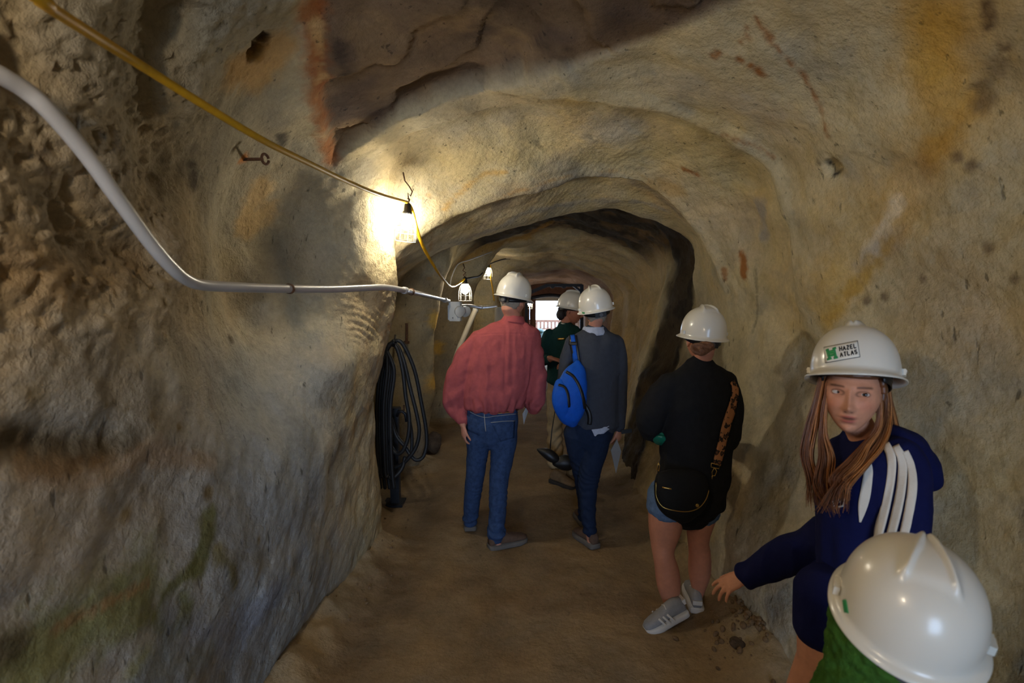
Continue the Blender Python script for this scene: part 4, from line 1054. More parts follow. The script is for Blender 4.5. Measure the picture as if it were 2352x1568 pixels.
displace(mkp, lambda c, n: .007 * np.sin(c[:, 2] * 60 + 5 * vnoise(c, 6, 2)) * sstep(.9, .4, c[:, 2]) + .006 * fbm(c, 9, 2, 4)); part('trousers', mkp, M_KHAKI, gui)
h_ = at(1268, 1092, D - .02); shoe(gui, (h_.x - .01, h_.y - .06, floor_z(h_.x, h_.y) - .003), (.45, -.45), .285, .11, 0, M_BOOT, M_DARKSOLE, .1)
h_ = at(1322, 1116, 4.55); shoe(gui, (h_.x - .06, h_.y + .1, floor_z(h_.x, h_.y) - .003), (.35, -.6), .285, .11, 0, M_BOOT, M_DARKSOLE, .1)
add_helmet(gui, frame(at(1312, 703, D), math.radians(70), math.radians(5), math.radians(4)))
# scoop on a thin rod, low beside the guide's boots
sc = empty('scoop', at(1270, 1080, 4.35), 'black pointed scoop on a thin rod carried low beside the khaki trousers', 'scoop')
D = 4.35
v = MB(); g = []
prof = [(1232, 1030, 1), (1246, 1027, 10), (1262, 1026, 16), (1276, 1036, 17), (1286, 1049, 14)]
loft(v, [(1233, 1031, D, 2, .006), (1244, 1036, D, 8, .03), (1258, 1042, D, 13, .05), (1270, 1050, D, 13, .055), (1280, 1056, D, 9, .045)], 20, ref=(0, 0, 1))
mv = fuse(v, .006, 3, .5, 'blade'); part('blade', mv, M_BLKP, sc)
v = MB(); loft(v, [(1276, 1062, D, 10, .045), (1292, 1062, D, 18, .06), (1308, 1062, D, 18, .06), (1322, 1058, D, 8, .04)], 20, ref=(0, 0, 1)); part('pan', fuse(v, .006, 3, .5, 'pan'), M_BLKP, sc)
v = MB(); v.wire([at(1277, 930, 4.45), at(1268, 985, 4.4), at(1263, 1036, D)], .005); part('rod', v.mesh('rod'), M_BLKP, sc)

# ---------------------------------------------------------------- woman in the black sweatshirt
D = 2.65
blk_ = empty('person', (at(1600, 1440, D).x, D, 0), 'person in an oversized black sweatshirt and denim shorts seen from behind', 'person')
Hb = frame(at(1613, 783, D), math.radians(190), math.radians(4), 0, .97)
tb = MB(); hd = head_mb(Hb); ear(hd, Hb, -1); ear(hd, Hb, 1)
neck_tube(tb, Hb, at(1612, 838, D), .049)
tb.tube([T(1606, 870, D, 62, .075), T(1600, 960, D, 52, .08), T(1592, 1080, D, 58, .10), T(1575, 1150, D, 66, .105)], 20)
loft(tb, [(1530, 1140, 2.65, 42, .095), (1530, 1180, 2.64, 41.5, .095), (1527, 1215, 2.63, 38, .088), (1523, 1250, 2.62, 29, .072), (1524, 1275, 2.60, 25, .062), (1530, 1300, 2.60, 27.5, .064), (1534, 1325, 2.60, 29, .062), (1537, 1350, 2.60, 27, .055), (1542, 1380, 2.60, 20, .044), (1547, 1405, 2.60, 17, .038), (1550, 1432, 2.60, 16, .036)], 22)
loft(tb, [(1612, 1140, 2.68, 40, .095), (1610, 1180, 2.69, 35, .09), (1605, 1215, 2.69, 28, .08), (1604, 1245, 2.69, 24, .066), (1607, 1270, 2.69, 25, .062), (1607, 1300, 2.69, 26.5, .062), (1606, 1325, 2.69, 24, .055), (1604, 1350, 2.69, 16, .044), (1601, 1375, 2.69, 10.5, .034), (1601, 1405, 2.69, 11, .036)], 22)
for rows in ([(1540, 885, D, 22, .055), (1506, 940, D, 18, .048), (1500, 978, 2.68, 17, .042), (1525, 990, 2.9, 12, .034), (1560, 985, 3.0, 9, .026)],
             [(1662, 885, D, 22, .055), (1676, 945, D, 18, .048), (1668, 1005, 2.7, 16, .042), (1640, 990, 2.92, 12, .034), (1600, 980, 3.0, 9, .026)]): loft(tb, rows, 16)
hand(tb, at(1556, 985, 3.0), (.8, .3, .1), (0, .5, -1), .9, (.8, .8, .8, .8), .05, .5, 1)
hand(tb, at(1604, 980, 3.0), (-.8, .3, .1), (0, .5, -1), .9, (.8, .8, .8, .8), .05, .5, -1)
body('body', tb, blk_, (hd,), (196, 134, 108), .006)
part('hair', hair_cap(Hb, fn=lambda x, y, z: (z > .045) | ((y > -.02 - .15 * (z - .02)) & (z > -.035 - .25 * np.clip(np.abs(x) * -1 + .05, 0, 1)) & ~((np.abs(x) > .055) & (z < .005) & (y < .025))), off=.009, seed=11).mesh('hair'), M_BRHAIR, blk_)
bn = MB()
for k_ in range(3):
    cc = at(1613 + (k_ - 1) * 8, 801 + (k_ % 2) * 4, 2.50); pts = [(cc + Vector((.034 * math.cos(a), -.014 * math.sin(a * 2), .022 * math.sin(a) + .004 * k_)), .010, .010) for a in np.linspace(0, 2 * math.pi, 13)]
    bn.tube(pts, 10, ref=(0, 1, 0))
mbn = fuse(bn, .004, 2, .5, 'bun'); part('hair_bun', mbn, M_BRHAIR, blk_)
sw = MB()
loft(sw, [(1608, 836, D, 32, .062), (1608, 850, D, 54, .085), (1605, 874, D, 80, .112), (1602, 910, D, 88, .128), (1602, 960, D, 86, .132), (1598, 1020, D, 82, .138), (1594, 1080, D, 82, .145), (1586, 1130, D, 80, .148), (1582, 1158, D, 80, .146), (1582, 1163, D, 74, .136)], 32, fix=(0, 0, -1))
loft(sw, [(1545, 880, D, 30, .075), (1514, 920, D, 34, .085), (1495, 955, D, 33, .085), (1494, 980, 2.68, 27, .075), (1514, 990, 2.84, 22, .055), (1540, 988, 2.95, 16, .04)], 24)
loft(sw, [(1662, 876, D, 26, .07), (1676, 915, D, 26, .078), (1677, 960, D, 24, .075), (1670, 1005, 2.68, 23, .07), (1650, 1000, 2.86, 20, .052), (1618, 984, 2.96, 15, .04)], 24)
msw = fuse(sw, .007, 4, .5, 'sw'); cloth_folds(msw, .007, .006, 9, 3.5, 41); bso = part('sweatshirt', msw, M_BLACKSWEAT, blk_); bsv = bvh_of(msw)
cb = MB(); loft(cb, [(1608, 838, D, 34, .07), (1608, 848, D, 40, .08)], 28, cap='flat', sub=2); subpart('neck_rib', displace(cb.mesh('rib'), lambda c, n: np.full(len(c), .002)), M_BLACKSWEAT, bso)
sr = MB()
loft(sr, [(1574, 1115, D, 72, .13), (1572, 1140, D, 78, .138), (1572, 1155, D, 78, .138)], 28)
loft(sr, [(1532, 1130, 2.65, 44, .115), (1531, 1155, 2.645, 45, .115), (1530, 1172, 2.64, 45, .112)], 22)
loft(sr, [(1613, 1130, 2.68, 42, .115), (1612, 1158, 2.685, 41, .112), (1612, 1174, 2.69, 39, .108)], 22)
msr = fuse(sr, .006, 2, .5, 'shorts'); displace(msr, lambda c, n: .004 * fbm(c, 20, 3, 3) + .003 * vnoise(c, 60, 8) * sstep(.62, .58, c[:, 2])); part('shorts', msr, M_SHORTS, blk_)
h_ = at(1600, 1441, 2.62); o_, W_ = shoe(blk_, (h_.x, h_.y, floor_z(h_.x, h_.y) - .003), (.16, 1), .25, .092, .0, M_SHOEGREY, M_SOLEW)
hp = MB(); hp.box((0, -.001, .062), (.05, .012, .024)); subpart('heel_patch', xform(hp.mesh('hp', False), W_), M_SOLEW, o_)
tx = at(1481, 1480, 2.50); hx = at(1578, 1452, 2.56); dr_ = Vector((hx.x - tx.x, hx.y - tx.y, 0)).normalized()
heel = Vector((tx.x, tx.y, 0)) + dr_ * .25
o_, W_ = shoe(blk_, (heel.x, heel.y, floor_z(tx.x, tx.y)), (-dr_.x, -dr_.y), .25, .092, .32, M_SHOEGREY, M_SOLEW)
for k_ in range(3):
    y_ = .10 + .026 * k_
    for sg in (-1, 1):
        sb = MB(); sb.tube([(Vector((sg * .044, y_ - .010, .026)), .006, .0025), (Vector((sg * .0425, y_ + .004, .050)), .006, .0025), (Vector((sg * .033, y_ + .016, .072)), .006, .0025)], 8, ref=(0, 1, 0))
        subpart('stripe', xform(sb.mesh('stripe'), W_), M_SOLEW, o_)
hp = MB(); hp.box((0, .004, .085), (.05, .02, .03)); subpart('heel_patch', xform(hp.mesh('hp', False), W_), M_SOLEW, o_)
add_helmet(blk_, frame(at(1615, 766, D), math.radians(184), math.radians(-3), math.radians(3)))
# crossbody bag
cbag = empty('crossbody_bag', at(1566, 1190, 2.45), 'black rounded crossbody bag with leopard print strap on the black sweatshirt', 'bag')
v = MB(); loft(v, [(1563, 1088, 2.47, 56, .03), (1564, 1105, 2.46, 62, .042), (1565, 1130, 2.455, 64, .05), (1567, 1155, 2.45, 60, .05), (1569, 1175, 2.45, 46, .045), (1570, 1189, 2.455, 24, .03)], 30, ex=2.6)
M_BAG = material('black_leather', lin((15, 15, 16)), rough=.75, spec=.25, noise=(50, .2), bump=[(180, .0008)])
mbg = fuse(v, .005, 3, .5, 'bag'); part('bag_body', mbg, M_BAG, cbag); gbv = bvh_of(mbg)
part('zip', patch(gbv, strip_px([(1507, 1108), (1508, 1140), (1522, 1163), (1550, 1172), (1580, 1174), (1604, 1166), (1620, 1148), (1628, 1125)], .8, 2, 8), .003, .003), M_GOLD, cbag)
part('zip_pull', patch(gbv, quad_px([(1521, 1117), (1542, 1121), (1542, 1124), (1521, 1120)], 4, 2), .006, .005), M_GOLD, cbag)
part('emblem', patch(gbv, [[(1601 + r_ * math.cos(a), 1160 + r_ * math.sin(a)) for a in np.linspace(0, 2 * math.pi, 17)] for r_ in (.3, 2, 4)], .005, .005), M_GOLD, cbag)
M_LEO = material('leopard_webbing', lin((170, 112, 70)), rough=.8)
nt = M_LEO.node_tree; vo = nt.nodes.new('ShaderNodeTexVoronoi'); vo.inputs['Scale'].default_value = 34; tc_ = [x for x in nt.nodes if x.type == 'TEX_COORD'][0]
nz = nt.nodes.new('ShaderNodeTexNoise'); nz.inputs['Scale'].default_value = 60
ad = nt.nodes.new('ShaderNodeMix'); ad.data_type = 'VECTOR'; ad.inputs[0].default_value = .035
nt.links.new(tc_.outputs['Object'], nz.inputs['Vector']); nt.links.new(tc_.outputs['Object'], ad.inputs[4]); nt.links.new(nz.outputs['Color'], ad.inputs[5]); nt.links.new(ad.outputs[1], vo.inputs['Vector'])
cr = nt.nodes.new('ShaderNodeValToRGB'); cr.color_ramp.interpolation = 'CONSTANT'
cr.color_ramp.elements[0].color = (*lin((110, 66, 38)), 1); cr.color_ramp.elements[1].position = .20; cr.color_ramp.elements[1].color = (*lin((18, 14, 12)), 1)
e_ = cr.color_ramp.elements.new(.46); e_.color = (*lin((172, 116, 74)), 1)
nt.links.new(vo.outputs['Distance'], cr.inputs[0]); nt.links.new(cr.outputs[0], nt.nodes['Principled BSDF'].inputs['Base Color'])
part('strap', patch(bsv, strip_px([(1679, 876, 5), (1686, 896, 7), (1680, 930, 9), (1667, 970, 9), (1655, 1020, 9), (1643, 1066, 9)], 9, 5, 8), .012, .006), M_LEO, cbag)['label'] = 'leopard print strap'
def px_wire(pts, d, r, closed=False): 
    v = MB(); v.wire([at(x, y, d) for x, y in pts], r, 8, closed); return v.mesh('w')
part('buckle', px_wire([(1634, 1063), (1653, 1068), (1651, 1076), (1633, 1072)], 2.47, .0022, True), M_GOLD, cbag)
part('clasp', px_wire([(1642, 1074), (1646, 1082), (1642, 1092), (1636, 1092), (1635, 1084), (1640, 1075)], 2.47, .0025, True), M_GOLD, cbag)
part('clasp', px_wire([(1513, 1062), (1515, 1070), (1513, 1082), (1509, 1078), (1511, 1068)], 2.45, .0025, True), M_GOLD, cbag)
part('clasp_tip', px_wire([(1636, 1092), (1635, 1100)], 2.47, .0022), M_GOLD, cbag)
# green bottle tucked under the arm
bt_ = empty('bottle', at(1514, 1022, 2.72), 'teal green drinking bottle tucked under the black sleeve', 'bottle')
M_TEAL = material('teal_plastic', lin((20, 110, 88)), rough=.3)
v = MB(); ax_ = Vector((.25, .75, .55)).normalized(); b0 = at(1516, 1012, 2.62)
v.tube([(b0, .031, .031), (b0 + ax_ * .006, .036, .036), (b0 + ax_ * .10, .037, .037), (b0 + ax_ * .17, .034, .034), (b0 + ax_ * .19, .02, .02)], 24, cap='flat'); part('flask', v.mesh('flask'), M_TEAL, bt_)
v = MB(); v.tube([(b0 - ax_ * .004, .033, .033), (b0 + ax_ * .004, .0375, .0375), (b0 + ax_ * .012, .0372, .0372)], 24, cap='flat'); part('base_ring', v.mesh('ring'), M_TEAL, bt_)

# ---------------------------------------------------------------- girl in the navy tracksuit top, looking back
D = 1.5
girl = empty('person', (at(1950, 2000, D).x, D, 0), 'person with long auburn hair in a navy striped tracksuit top looking back at us', 'person')
Hs = .96
Hn = frame(at(1956, 905, 1.45), math.radians(-37), math.radians(-2), math.radians(1), Hs)
tb = MB(); hd = head_mb(Hn, 240, 190, .33)
neck_tube(tb, Hn, at(1980, 1015, 1.49), .044)
tb.tube([T(2000, 1080, D, 80, .08), T(1985, 1220, D, 85, .09), T(1970, 1400, D, 90, .10), T(1950, 1500, D, 90, .10)], 20)
loft(tb, [(2062, 1060, 1.42, 34, .045), (2070, 1160, 1.37, 31, .04), (2058, 1280, 1.35, 28, .036), (2035, 1400, 1.32, 22, .03)], 16)
loft(tb, [(1905, 1238, 1.60, 26, .04), (1855, 1258, 1.66, 25, .036), (1790, 1285, 1.71, 24, .034), (1722, 1320, 1.77, 19, .026)], 16)
zs = lambda x, y, z, rx, ry: (Vector((x, y, z)), rx, ry)
for x0, y0, fx, fy in ((.96, 1.46, .88, 1.57), (1.08, 1.57, 1.06, 1.44)):
    tb.tube([zs(x0, y0, .78, .075, .075), zs(x0, y0, .62, .068, .068), zs(x0 * .6 + fx * .4, y0 * .6 + fy * .4, .45, .050, .052), zs(fx, fy, .33, .052, .054), zs(fx, fy + .01, .18, .040, .042), zs(fx, fy, .08, .032, .034)], 18)
    shoe(girl, (fx + .06, fy, floor_z(fx, fy) - .003), (-1, .25), .24, .088, 0, M_SHOEGREY, M_SOLEW)
wr = at(1716, 1322, 1.775)
hand(tb, wr, (-.80, .16, -.50), (-.42, .25, -.87), .92, (.30, .34, .40, .42), .34, .55, -1, .15)
hand(tb, at(2033, 1405, 1.32), (0, .1, -1), (-1, 0, 0), .9, (.5, .5, .5, .5), .05, .5, 1)
Mi = Hn.inverted()
def face_paint(co, c):
    L_ = np.array(Mi.to_3x3()) @ co.T; L_ = (L_.T + np.array(Mi.translation)); x, y, z = L_[:, 0], L_[:, 1], L_[:, 2]
    fr = (y < -.02) & (np.abs(x) < .08) & (np.abs(z) < .125); g = lambda x0, z0, sx, sz: np.exp(-((x - x0) / sx)**2 - ((z - z0) / sz)**2) * fr
    def mx(m, col):
        nonlocal c
        m = np.clip(m, 0, 1)[:, None]; c = c * (1 - m) + np.array(lin(col)) * m
    for sg in (-1, 1):
        mx(.35 * g(sg * .042, -.022, .02, .02), (206, 120, 98))
        zz = .0318 - 4.5 * (np.abs(x) - .035)**2
        mx(.9 * np.exp(-((z - zz) / .0034)**2) * fr * sstep(.012, .018, x * sg) * sstep(.056, .048, x * sg), (92, 58, 40))
        mx(.6 * np.exp(-((np.hypot((x - sg * .031) / 1.75, z - .0112) - .0088) / .0020)**2) * fr * (z > .003), (72, 46, 36))
        mx(.30 * g(sg * .031, .012, .016, .012), (150, 98, 78))
        mx(.8 * g(sg * .008, -.0425, .0035, .0022), (80, 40, 30))
    up = np.exp(-(x / .0185)**4) * fr
    mx(.85 * up * np.exp(-((z + .0575 + 4 * x * x) / .0042)**2), (158, 70, 68)); mx(.85 * up * np.exp(-((z + .0715 - 8 * x * x) / .0050)**2), (172, 80, 76))
    mx(.95 * np.exp(-(x / .0165)**4) * fr * np.exp(-((z + .0640) / .0024)**2), (56, 22, 22))
    return c
body('body', tb, girl, (hd,), (206, 146, 116), .005, face_paint)
# eyes
Vh, _ = head_local(240, 190, .33)
M_EYE = material('eye', rough=.12, attr='Col', spec=.6)
for sg in (-1, 1):
    j = np.argmin((Vh[:, 0] - sg * .031)**2 + (Vh[:, 2] - .011)**2 + np.where(Vh[:, 1] > 0, 9, 0)); ys_ = Vh[j, 1]
    e = MB(); e.ball((sg * .031, ys_ + .0058, .0112), (.0152, .0090, .0076), None, 48, 32); me = e.mesh('eye')
    c = get_co(me) - np.array([sg * .031, ys_ + .0058, .0112]); col = np.tile(np.array(lin((196, 186, 178))), (len(c), 1))
    r_ = np.hypot(c[:, 0] - .0042, c[:, 2] - .0004); m = sstep(.0068, .0060, r_)[:, None]; col = col * (1 - m) + np.array(lin((46, 32, 24))) * m
    m = sstep(.0030, .0024, r_)[:, None]; col = col * (1 - m) + .004 * m
    set_col(me, col); xform(me, Hn); part('eye', me, M_EYE, girl)
# long hair: cap under the hat and many tapered locks
random.seed(4)
M_AUBURN = material('auburn_hair', rough=.45, attr='Col', noise=(120, .25))
hb = hair_cap(Hn, 96, 72, fn=lambda x, y, z: (z > .055) | (y > .012) & (z > -.05) | ((np.abs(x) > .062) & (z > .01) & (y > -.03)), off=.012, seed=15, jaw=.33)
hm = hb.mesh('hair'); set_col(hm, np.tile(np.array(lin((104, 62, 34))), (len(hm.vertices), 1)))
V = []; Fc = []; CC = []
def lock(path, r0, col, wav):
    S_ = spline(path, 5); n = len(S_); mb = MB(); f0 = random.uniform(0, 6)
    pts = []
    for i, p in enumerate(S_):
        t_ = i / (n - 1); r_ = r0 * (0.55 + .9 * math.sin(math.pi * min(1, t_ * .9 + .15))) * (1 - .75 * max(0, t_ - .72) / .28)
        off = Vector((math.sin(f0 + t_ * 9) * wav, math.cos(f0 + t_ * 7) * wav, 0)) * t_
        pts.append((Vector(p) + off, max(.0006, r_), max(.0005, r_ * .55)))
    mb.tube(pts, 5, ref=(.8, .5, 0)); n0 = len(V); V.extend(mb.v); Fc.extend([tuple(i + n0 for i in f) for f in mb.f]); CC.extend([col] * len(mb.v))
def bundle(path, wpx, dspread, count, r0=.0042, tip=1.3):
    ph = random.uniform(0, 6)
    for k_ in range(count):
        a = random.uniform(-1, 1); b = random.uniform(-1, 1); q_ = []
        for i, p in enumerate(path):
            w_ = p[3] if len(p) > 3 else wpx
            q_.append(at(p[0] + a * w_ + 7 * math.sin(ph + i * 1.9 + a * 1.2) * i / len(path), p[1] + random.uniform(-4, 4), p[2] + b * dspread * (0.6 + .4 * i / len(path))))
        q_[-1] = q_[-1] + (q_[-2] - q_[-1]) * random.uniform(-.35, .9)
        sh_ = random.uniform(.55, 1.35); base = np.array(lin((112, 66, 36))) if a * b > -.2 else np.array(lin((166, 106, 56)))
        lock(q_, r0 * random.uniform(.7, 1.3), base * sh_, random.uniform(.002, .008))
bundle([(1888, 868, 1.48, 7), (1876, 925, 1.47, 10), (1864, 985, 1.47, 13), (1852, 1045, 1.46, 12), (1866, 1100, 1.44, 18), (1880, 1150, 1.42, 26)], 14, .03, 210, .0017)
bundle([(1903, 880, 1.46, 3), (1893, 935, 1.45, 6), (1890, 995, 1.45, 12), (1900, 1050, 1.43, 18), (1888, 1110, 1.41, 20), (1908, 1165, 1.39, 22)], 14, .025, 150, .0016)
bundle([(2026, 855, 1.48, 8), (2038, 915, 1.48, 11), (2036, 975, 1.46, 13), (2012, 1025, 1.43, 16), (1972, 1070, 1.39, 22), (1935, 1115, 1.37, 26), (1916, 1160, 1.365, 30)], 16, .028, 310, .0017)
bundle([(2017, 868, 1.43, 3), (2021, 925, 1.42, 5), (2016, 980, 1.41, 8), (1990, 1022, 1.40, 12), (1962, 1062, 1.375, 18), (1925, 1095, 1.36, 22), (1932, 1135, 1.36, 24)], 10, .012, 140, .0016)
bundle([(2032, 875, 1.53, 9), (2046, 950, 1.56, 12), (2050, 1005, 1.57, 20), (2072, 1040, 1.56, 26)], 16, .03, 110, .0018)
hs = MB(); hs.add(V, Fc); ms = hs.mesh('locks', merge=False); set_col(ms, np.array(CC))
ho = part('hair', hm, M_AUBURN, girl); subpart('hair_locks', ms, M_AUBURN, ho)['kind'] = 'stuff'
# jacket
jk = MB()
loft(jk, [(1985, 1008, D, 44, .06), (1994, 1030, D, 76, .095), (2002, 1070, D, 105, .125), (2000, 1120, D, 116, .128), (2000, 1190, D, 116, .122), (2000, 1270, D, 114, .12), (1998, 1350, D, 117, .12), (1984, 1430, D, 122, .122), (1966, 1490, D, 124, .122), (1962, 1515, D, 118, .118), (1962, 1524, D, 106, .11)], 36, fix=(0, 0, -1))
loft(jk, [(2055, 1040, 1.44, 40, .065), (2072, 1080, 1.41, 46, .072), (2076, 1140, 1.38, 46, .07), (2068, 1220, 1.36, 44, .066), (2056, 1300, 1.35, 40, .06), (2040, 1380, 1.33, 34, .05)], 26)
loft(jk, [(1900, 1235, 1.60, 50, .065), (1862, 1256, 1.65, 45, .058), (1820, 1272, 1.68, 41, .054), (1777, 1292, 1.72, 36, .048), (1738, 1312, 1.755, 30, .042), (1714, 1324, 1.775, 27, .038)], 24, ref=(0, 0, 1))
loft(jk, [(2030, 1008, 1.53, 34, .06), (2070, 1035, 1.56, 42, .07), (2105, 1075, 1.57, 38, .065), (2130, 1100, 1.57, 26, .05), (2150, 1108, 1.57, 8, .02)], 20, ref=(-.6, 0, .8))
mjk = fuse(jk, .006, 3, .5, 'jacket')
def jk_folds(co, no):
    q_ = np.stack([co[:, 0] * 12, co[:, 1] * 12, co[:, 2] * 3], 1); v = (1 - np.abs(fbm(q_, 1, 2, 51)) * 2.2) * .008
    arm = sstep(.90, .84, co[:, 0]) * sstep(1.56, 1.62, co[:, 1])
    return v + arm * .010 * np.sin(co[:, 0] * 85 + co[:, 2] * 30 + 4 * vnoise(co, 12, 5)) + .003 * fbm(co, 15, 2, 4)
displace(mjk, jk_folds); jko = part('tracksuit_top', mjk, M_NAVY, girl); kbv = bvh_of(mjk)
for p in ([(2036, 1019, 8), (2048, 1050, 10), (2046, 1100, 10.5), (2034, 1165, 10.5), (2018, 1230, 10), (2005, 1290, 9)], [(2058, 1024, 8), (2072, 1058, 10), (2072, 1110, 10.5), (2062, 1170, 10.5), (2046, 1235, 10), (2032, 1295, 9)], [(2078, 1036, 7), (2092, 1070, 9), (2096, 1115, 10), (2088, 1175, 10.5), (2074, 1240, 10), (2058, 1300, 9)]):
    subpart('sleeve_stripe', patch(kbv, strip_px(p, 10, 5, 8), .004, .004), M_WHITEFAB, jko)['label'] = 'white sleeve stripe'
subpart('raglan_panel', patch(kbv, strip_px([(1990, 1042, 2), (1995, 1075, 9), (1990, 1120, 12), (1982, 1160, 11), (1975, 1198, 2)], 9, 5, 8), .004, .004), M_WHITEFAB, jko)['label'] = 'white curved panel on the front of the shoulder'
lg = [(1914, 1148), (1932, 1128), (1943, 1126), (1938, 1160), (1916, 1166)]
for a, b in zip(lg, lg[1:] + lg[:1]): subpart('chest_emblem', patch(kbv, strip_px([a, ((a[0] + b[0]) / 2, (a[1] + b[1]) / 2), b], 1.8, 2, 4), .005, .004), M_WHITEFAB, jko)
subpart('chest_emblem', patch(kbv, quad_px([(1921, 1146), (1931, 1143), (1930, 1153), (1922, 1156)], 3, 3), .005, .004), M_WHITEFAB, jko)
st = MB(); 
for x0, y0 in ((.96, 1.46), (1.08, 1.57)): st.tube([zs(x0, y0, .86, .088, .088), zs(x0, y0, .78, .086, .086), zs(x0, y0, .72, .084, .084)], 20)
part('shorts', fuse(st, .008, 2, .5, 'shorts'), M_NAVY, girl)
Mh = frame(at(1962, 857, 1.465), math.radians(-38), math.radians(-21), math.radians(-5), 1.0)
gh = add_helmet(girl, Mh)
# sticker with the print, wrapped on the shell
hme = helmet_mesh().copy(); xform(hme, Mh); hbv = bvh_of(hme)
M_STW = material('sticker_white', lin((232, 228, 216)), rough=.4); M_STG = material('sticker_green', lin((44, 150, 84)), rough=.4); M_STK = material('sticker_black', lin((24, 22, 24)), rough=.4)
def hpatch(name, grid, off, mat, th=.0006):
    me = patch(hbv, grid, off, th, name); xform(me, Mh.inverted()); return link(name, me, mat, gh)
TL, TR, BR, BL = (1892.5, 797), (1970, 782), (1976, 820), (1896, 834)
hpatch('sticker_border', quad_px([TL, TR, BR, BL], 16, 8), .0012, M_STK)
hpatch('sticker', quad_px([(TL[0] + 1.3, TL[1] + 1.2), (TR[0] - 1.2, TR[1] + 1.4), (BR[0] - 1.4, BR[1] - 1.3), (BL[0] + 1.3, BL[1] - 1.5)], 16, 8), .0018, M_STW)
def suv(u, v): return ((1 - v) * ((1 - u) * TL[0] + u * TR[0]) + v * ((1 - u) * BL[0] + u * BR[0]), (1 - v) * ((1 - u) * TL[1] + u * TR[1]) + v * ((1 - u) * BL[1] + u * BR[1]))
def bar(u0, v0, u1, v1, w_): # stroke between two sticker points; w in u units
    a = np.array(suv(u0, v0)); b = np.array(suv(u1, v1)); return strip_px([tuple(a), tuple((a + b) / 2), tuple(b)], w_, 2, 2)
lay = .0026
def stroke_group(name, strokes, w_, mat):
    tot = MB()
    for s_ in strokes:
        me = patch(hbv, bar(*s_, w_), lay, .0006, 'x'); tot.add([v.co.copy() for v in me.vertices], [tuple(p.vertices) for p in me.polygons]); bpy.data.meshes.remove(me)
    me = tot.mesh(name); xform(me, Mh.inverted()); return link(name, me, mat, gh)
stroke_group('sticker_logo', [(.08, .22, .14, .80), (.30, .22, .33, .80), (.10, .48, .32, .46), (.07, .80, .20, .78), (.26, .80, .38, .78), (.06, .24, .15, .22), (.26, .24, .36, .2), (.12, .62, .31, .60), (.11, .36, .31, .34), (.12, .22, .16, .8), (.28, .22, .31, .8)], 2.3, M_STG)
def letter(ch, u, v, w, h):
    L_ = {'H': [(0, 0, 0, 1), (1, 0, 1, 1), (0, .5, 1, .5)], 'A': [(0, 1, .5, 0), (.5, 0, 1, 1), (.2, .65, .8, .65)], 'Z': [(0, 0, 1, 0), (1, 0, 0, 1), (0, 1, 1, 1)], 'E': [(0, 0, 0, 1), (0, 0, 1, 0), (0, .5, .8, .5), (0, 1, 1, 1)],
          'L': [(0, 0, 0, 1), (0, 1, 1, 1)], 'T': [(0, 0, 1, 0), (.5, 0, .5, 1)], 'S': [(1, .05, .1, 0), (.1, 0, .05, .45), (.05, .45, .95, .55), (.95, .55, .9, 1), (.9, 1, 0, .95)]}[ch]
    serif = {'H': [(-.2, 0, .2, 0), (-.2, 1, .2, 1), (.8, 0, 1.2, 0), (.8, 1, 1.2, 1)], 'A': [(-.2, 1, .25, 1), (.75, 1, 1.2, 1)], 'T': [(.25, 1, .75, 1)], 'L': [(-.2, 0, .25, 0)], 'E': [], 'Z': [], 'S': []}[ch]
    return [(u + a * w, v + b * h, u + c * w, v + d * h) for a, b, c, d in L_ + serif]
for word, v0 in (('HAZEL', .20), ('ATLAS', .55)):
    S_ = []
    for i, ch in enumerate(word): S_ += letter(ch, .455 + i * .102, v0, .062, .22)
    stroke_group('sticker_lettering', S_, 1.25, M_STK)

# ---------------------------------------------------------------- child in the foreground
kid = empty('person', (.78, 1.0, 0), 'small person in fuzzy green in the near right corner under a large white hard hat', 'person')
kx, ky = .762, .985
Hk = frame((kx, ky, 1.065), math.radians(150), math.radians(6), math.radians(8), .90)
tb = MB(); hd = head_mb(Hk); ear(hd, Hk, -1); ear(hd, Hk, 1); neck_tube(tb, Hk, (kx, ky, .93), .04)
tb.tube([zs(kx, ky, .90, .10, .06), zs(kx, ky, .72, .095, .07), zs(kx, ky, .58, .10, .075)], 18)
for sx in (-1, 1):
    tb.tube([zs(kx + sx * .055, ky, .58, .055, .06), zs(kx + sx * .06, ky, .33, .04, .045), zs(kx + sx * .06, ky, .07, .028, .03)], 14)
    tb.tube([zs(kx + sx * .11, ky, .88, .034, .034), zs(kx + sx * .15, ky - .01, .72, .03, .03), zs(kx + sx * .15, ky + .03, .57, .022, .022)], 12)
    hand(tb, (kx + sx * .15, ky + .03, .56), (0, .1, -1), (-sx, 0, 0), .7, (.4, .4, .45, .5), .05, .5, 1)
    shoe(kid, (kx + sx * .06 - .03, ky - .09, floor_z(kx, ky) - .003), (.45, .85), .19, .075, 0, M_SHOEBR, M_DARKSOLE)
body('body', tb, kid, (hd,), (200, 140, 114), .007)
part('hair', hair_cap(Hk, fn=back_short, off=.009, seed=19).mesh('hair'), M_BRHAIR, kid)
gm = MB()
gm.tube([zs(kx - .008, ky - .01, 1.12, .085, .09), zs(kx - .005, ky - .01, 1.06, .088, .095), zs(kx, ky, 1.0, .09, .09), zs(kx, ky, .95, .10, .085), zs(kx - .005, ky, .90, .12, .09), zs(kx - .005, ky, .83, .135, .10), zs(kx, ky, .68, .14, .10), zs(kx, ky, .54, .14, .11)], 28)
for sx in (-1, 1): gm.tube([zs(kx + sx * .10, ky, .88, .048, .05), zs(kx + sx * .145, ky, .74, .046, .048), zs(kx + sx * .145, ky + .03, .58, .036, .038)], 18)
mg = fuse(gm, .006, 3, .5, 'fleece'); displace(mg, lambda c, n: .004 * vnoise(c, 70, 3) + .003 * vnoise(c, 140, 5)); part('fleece_top', mg, M_GREEN, kid)
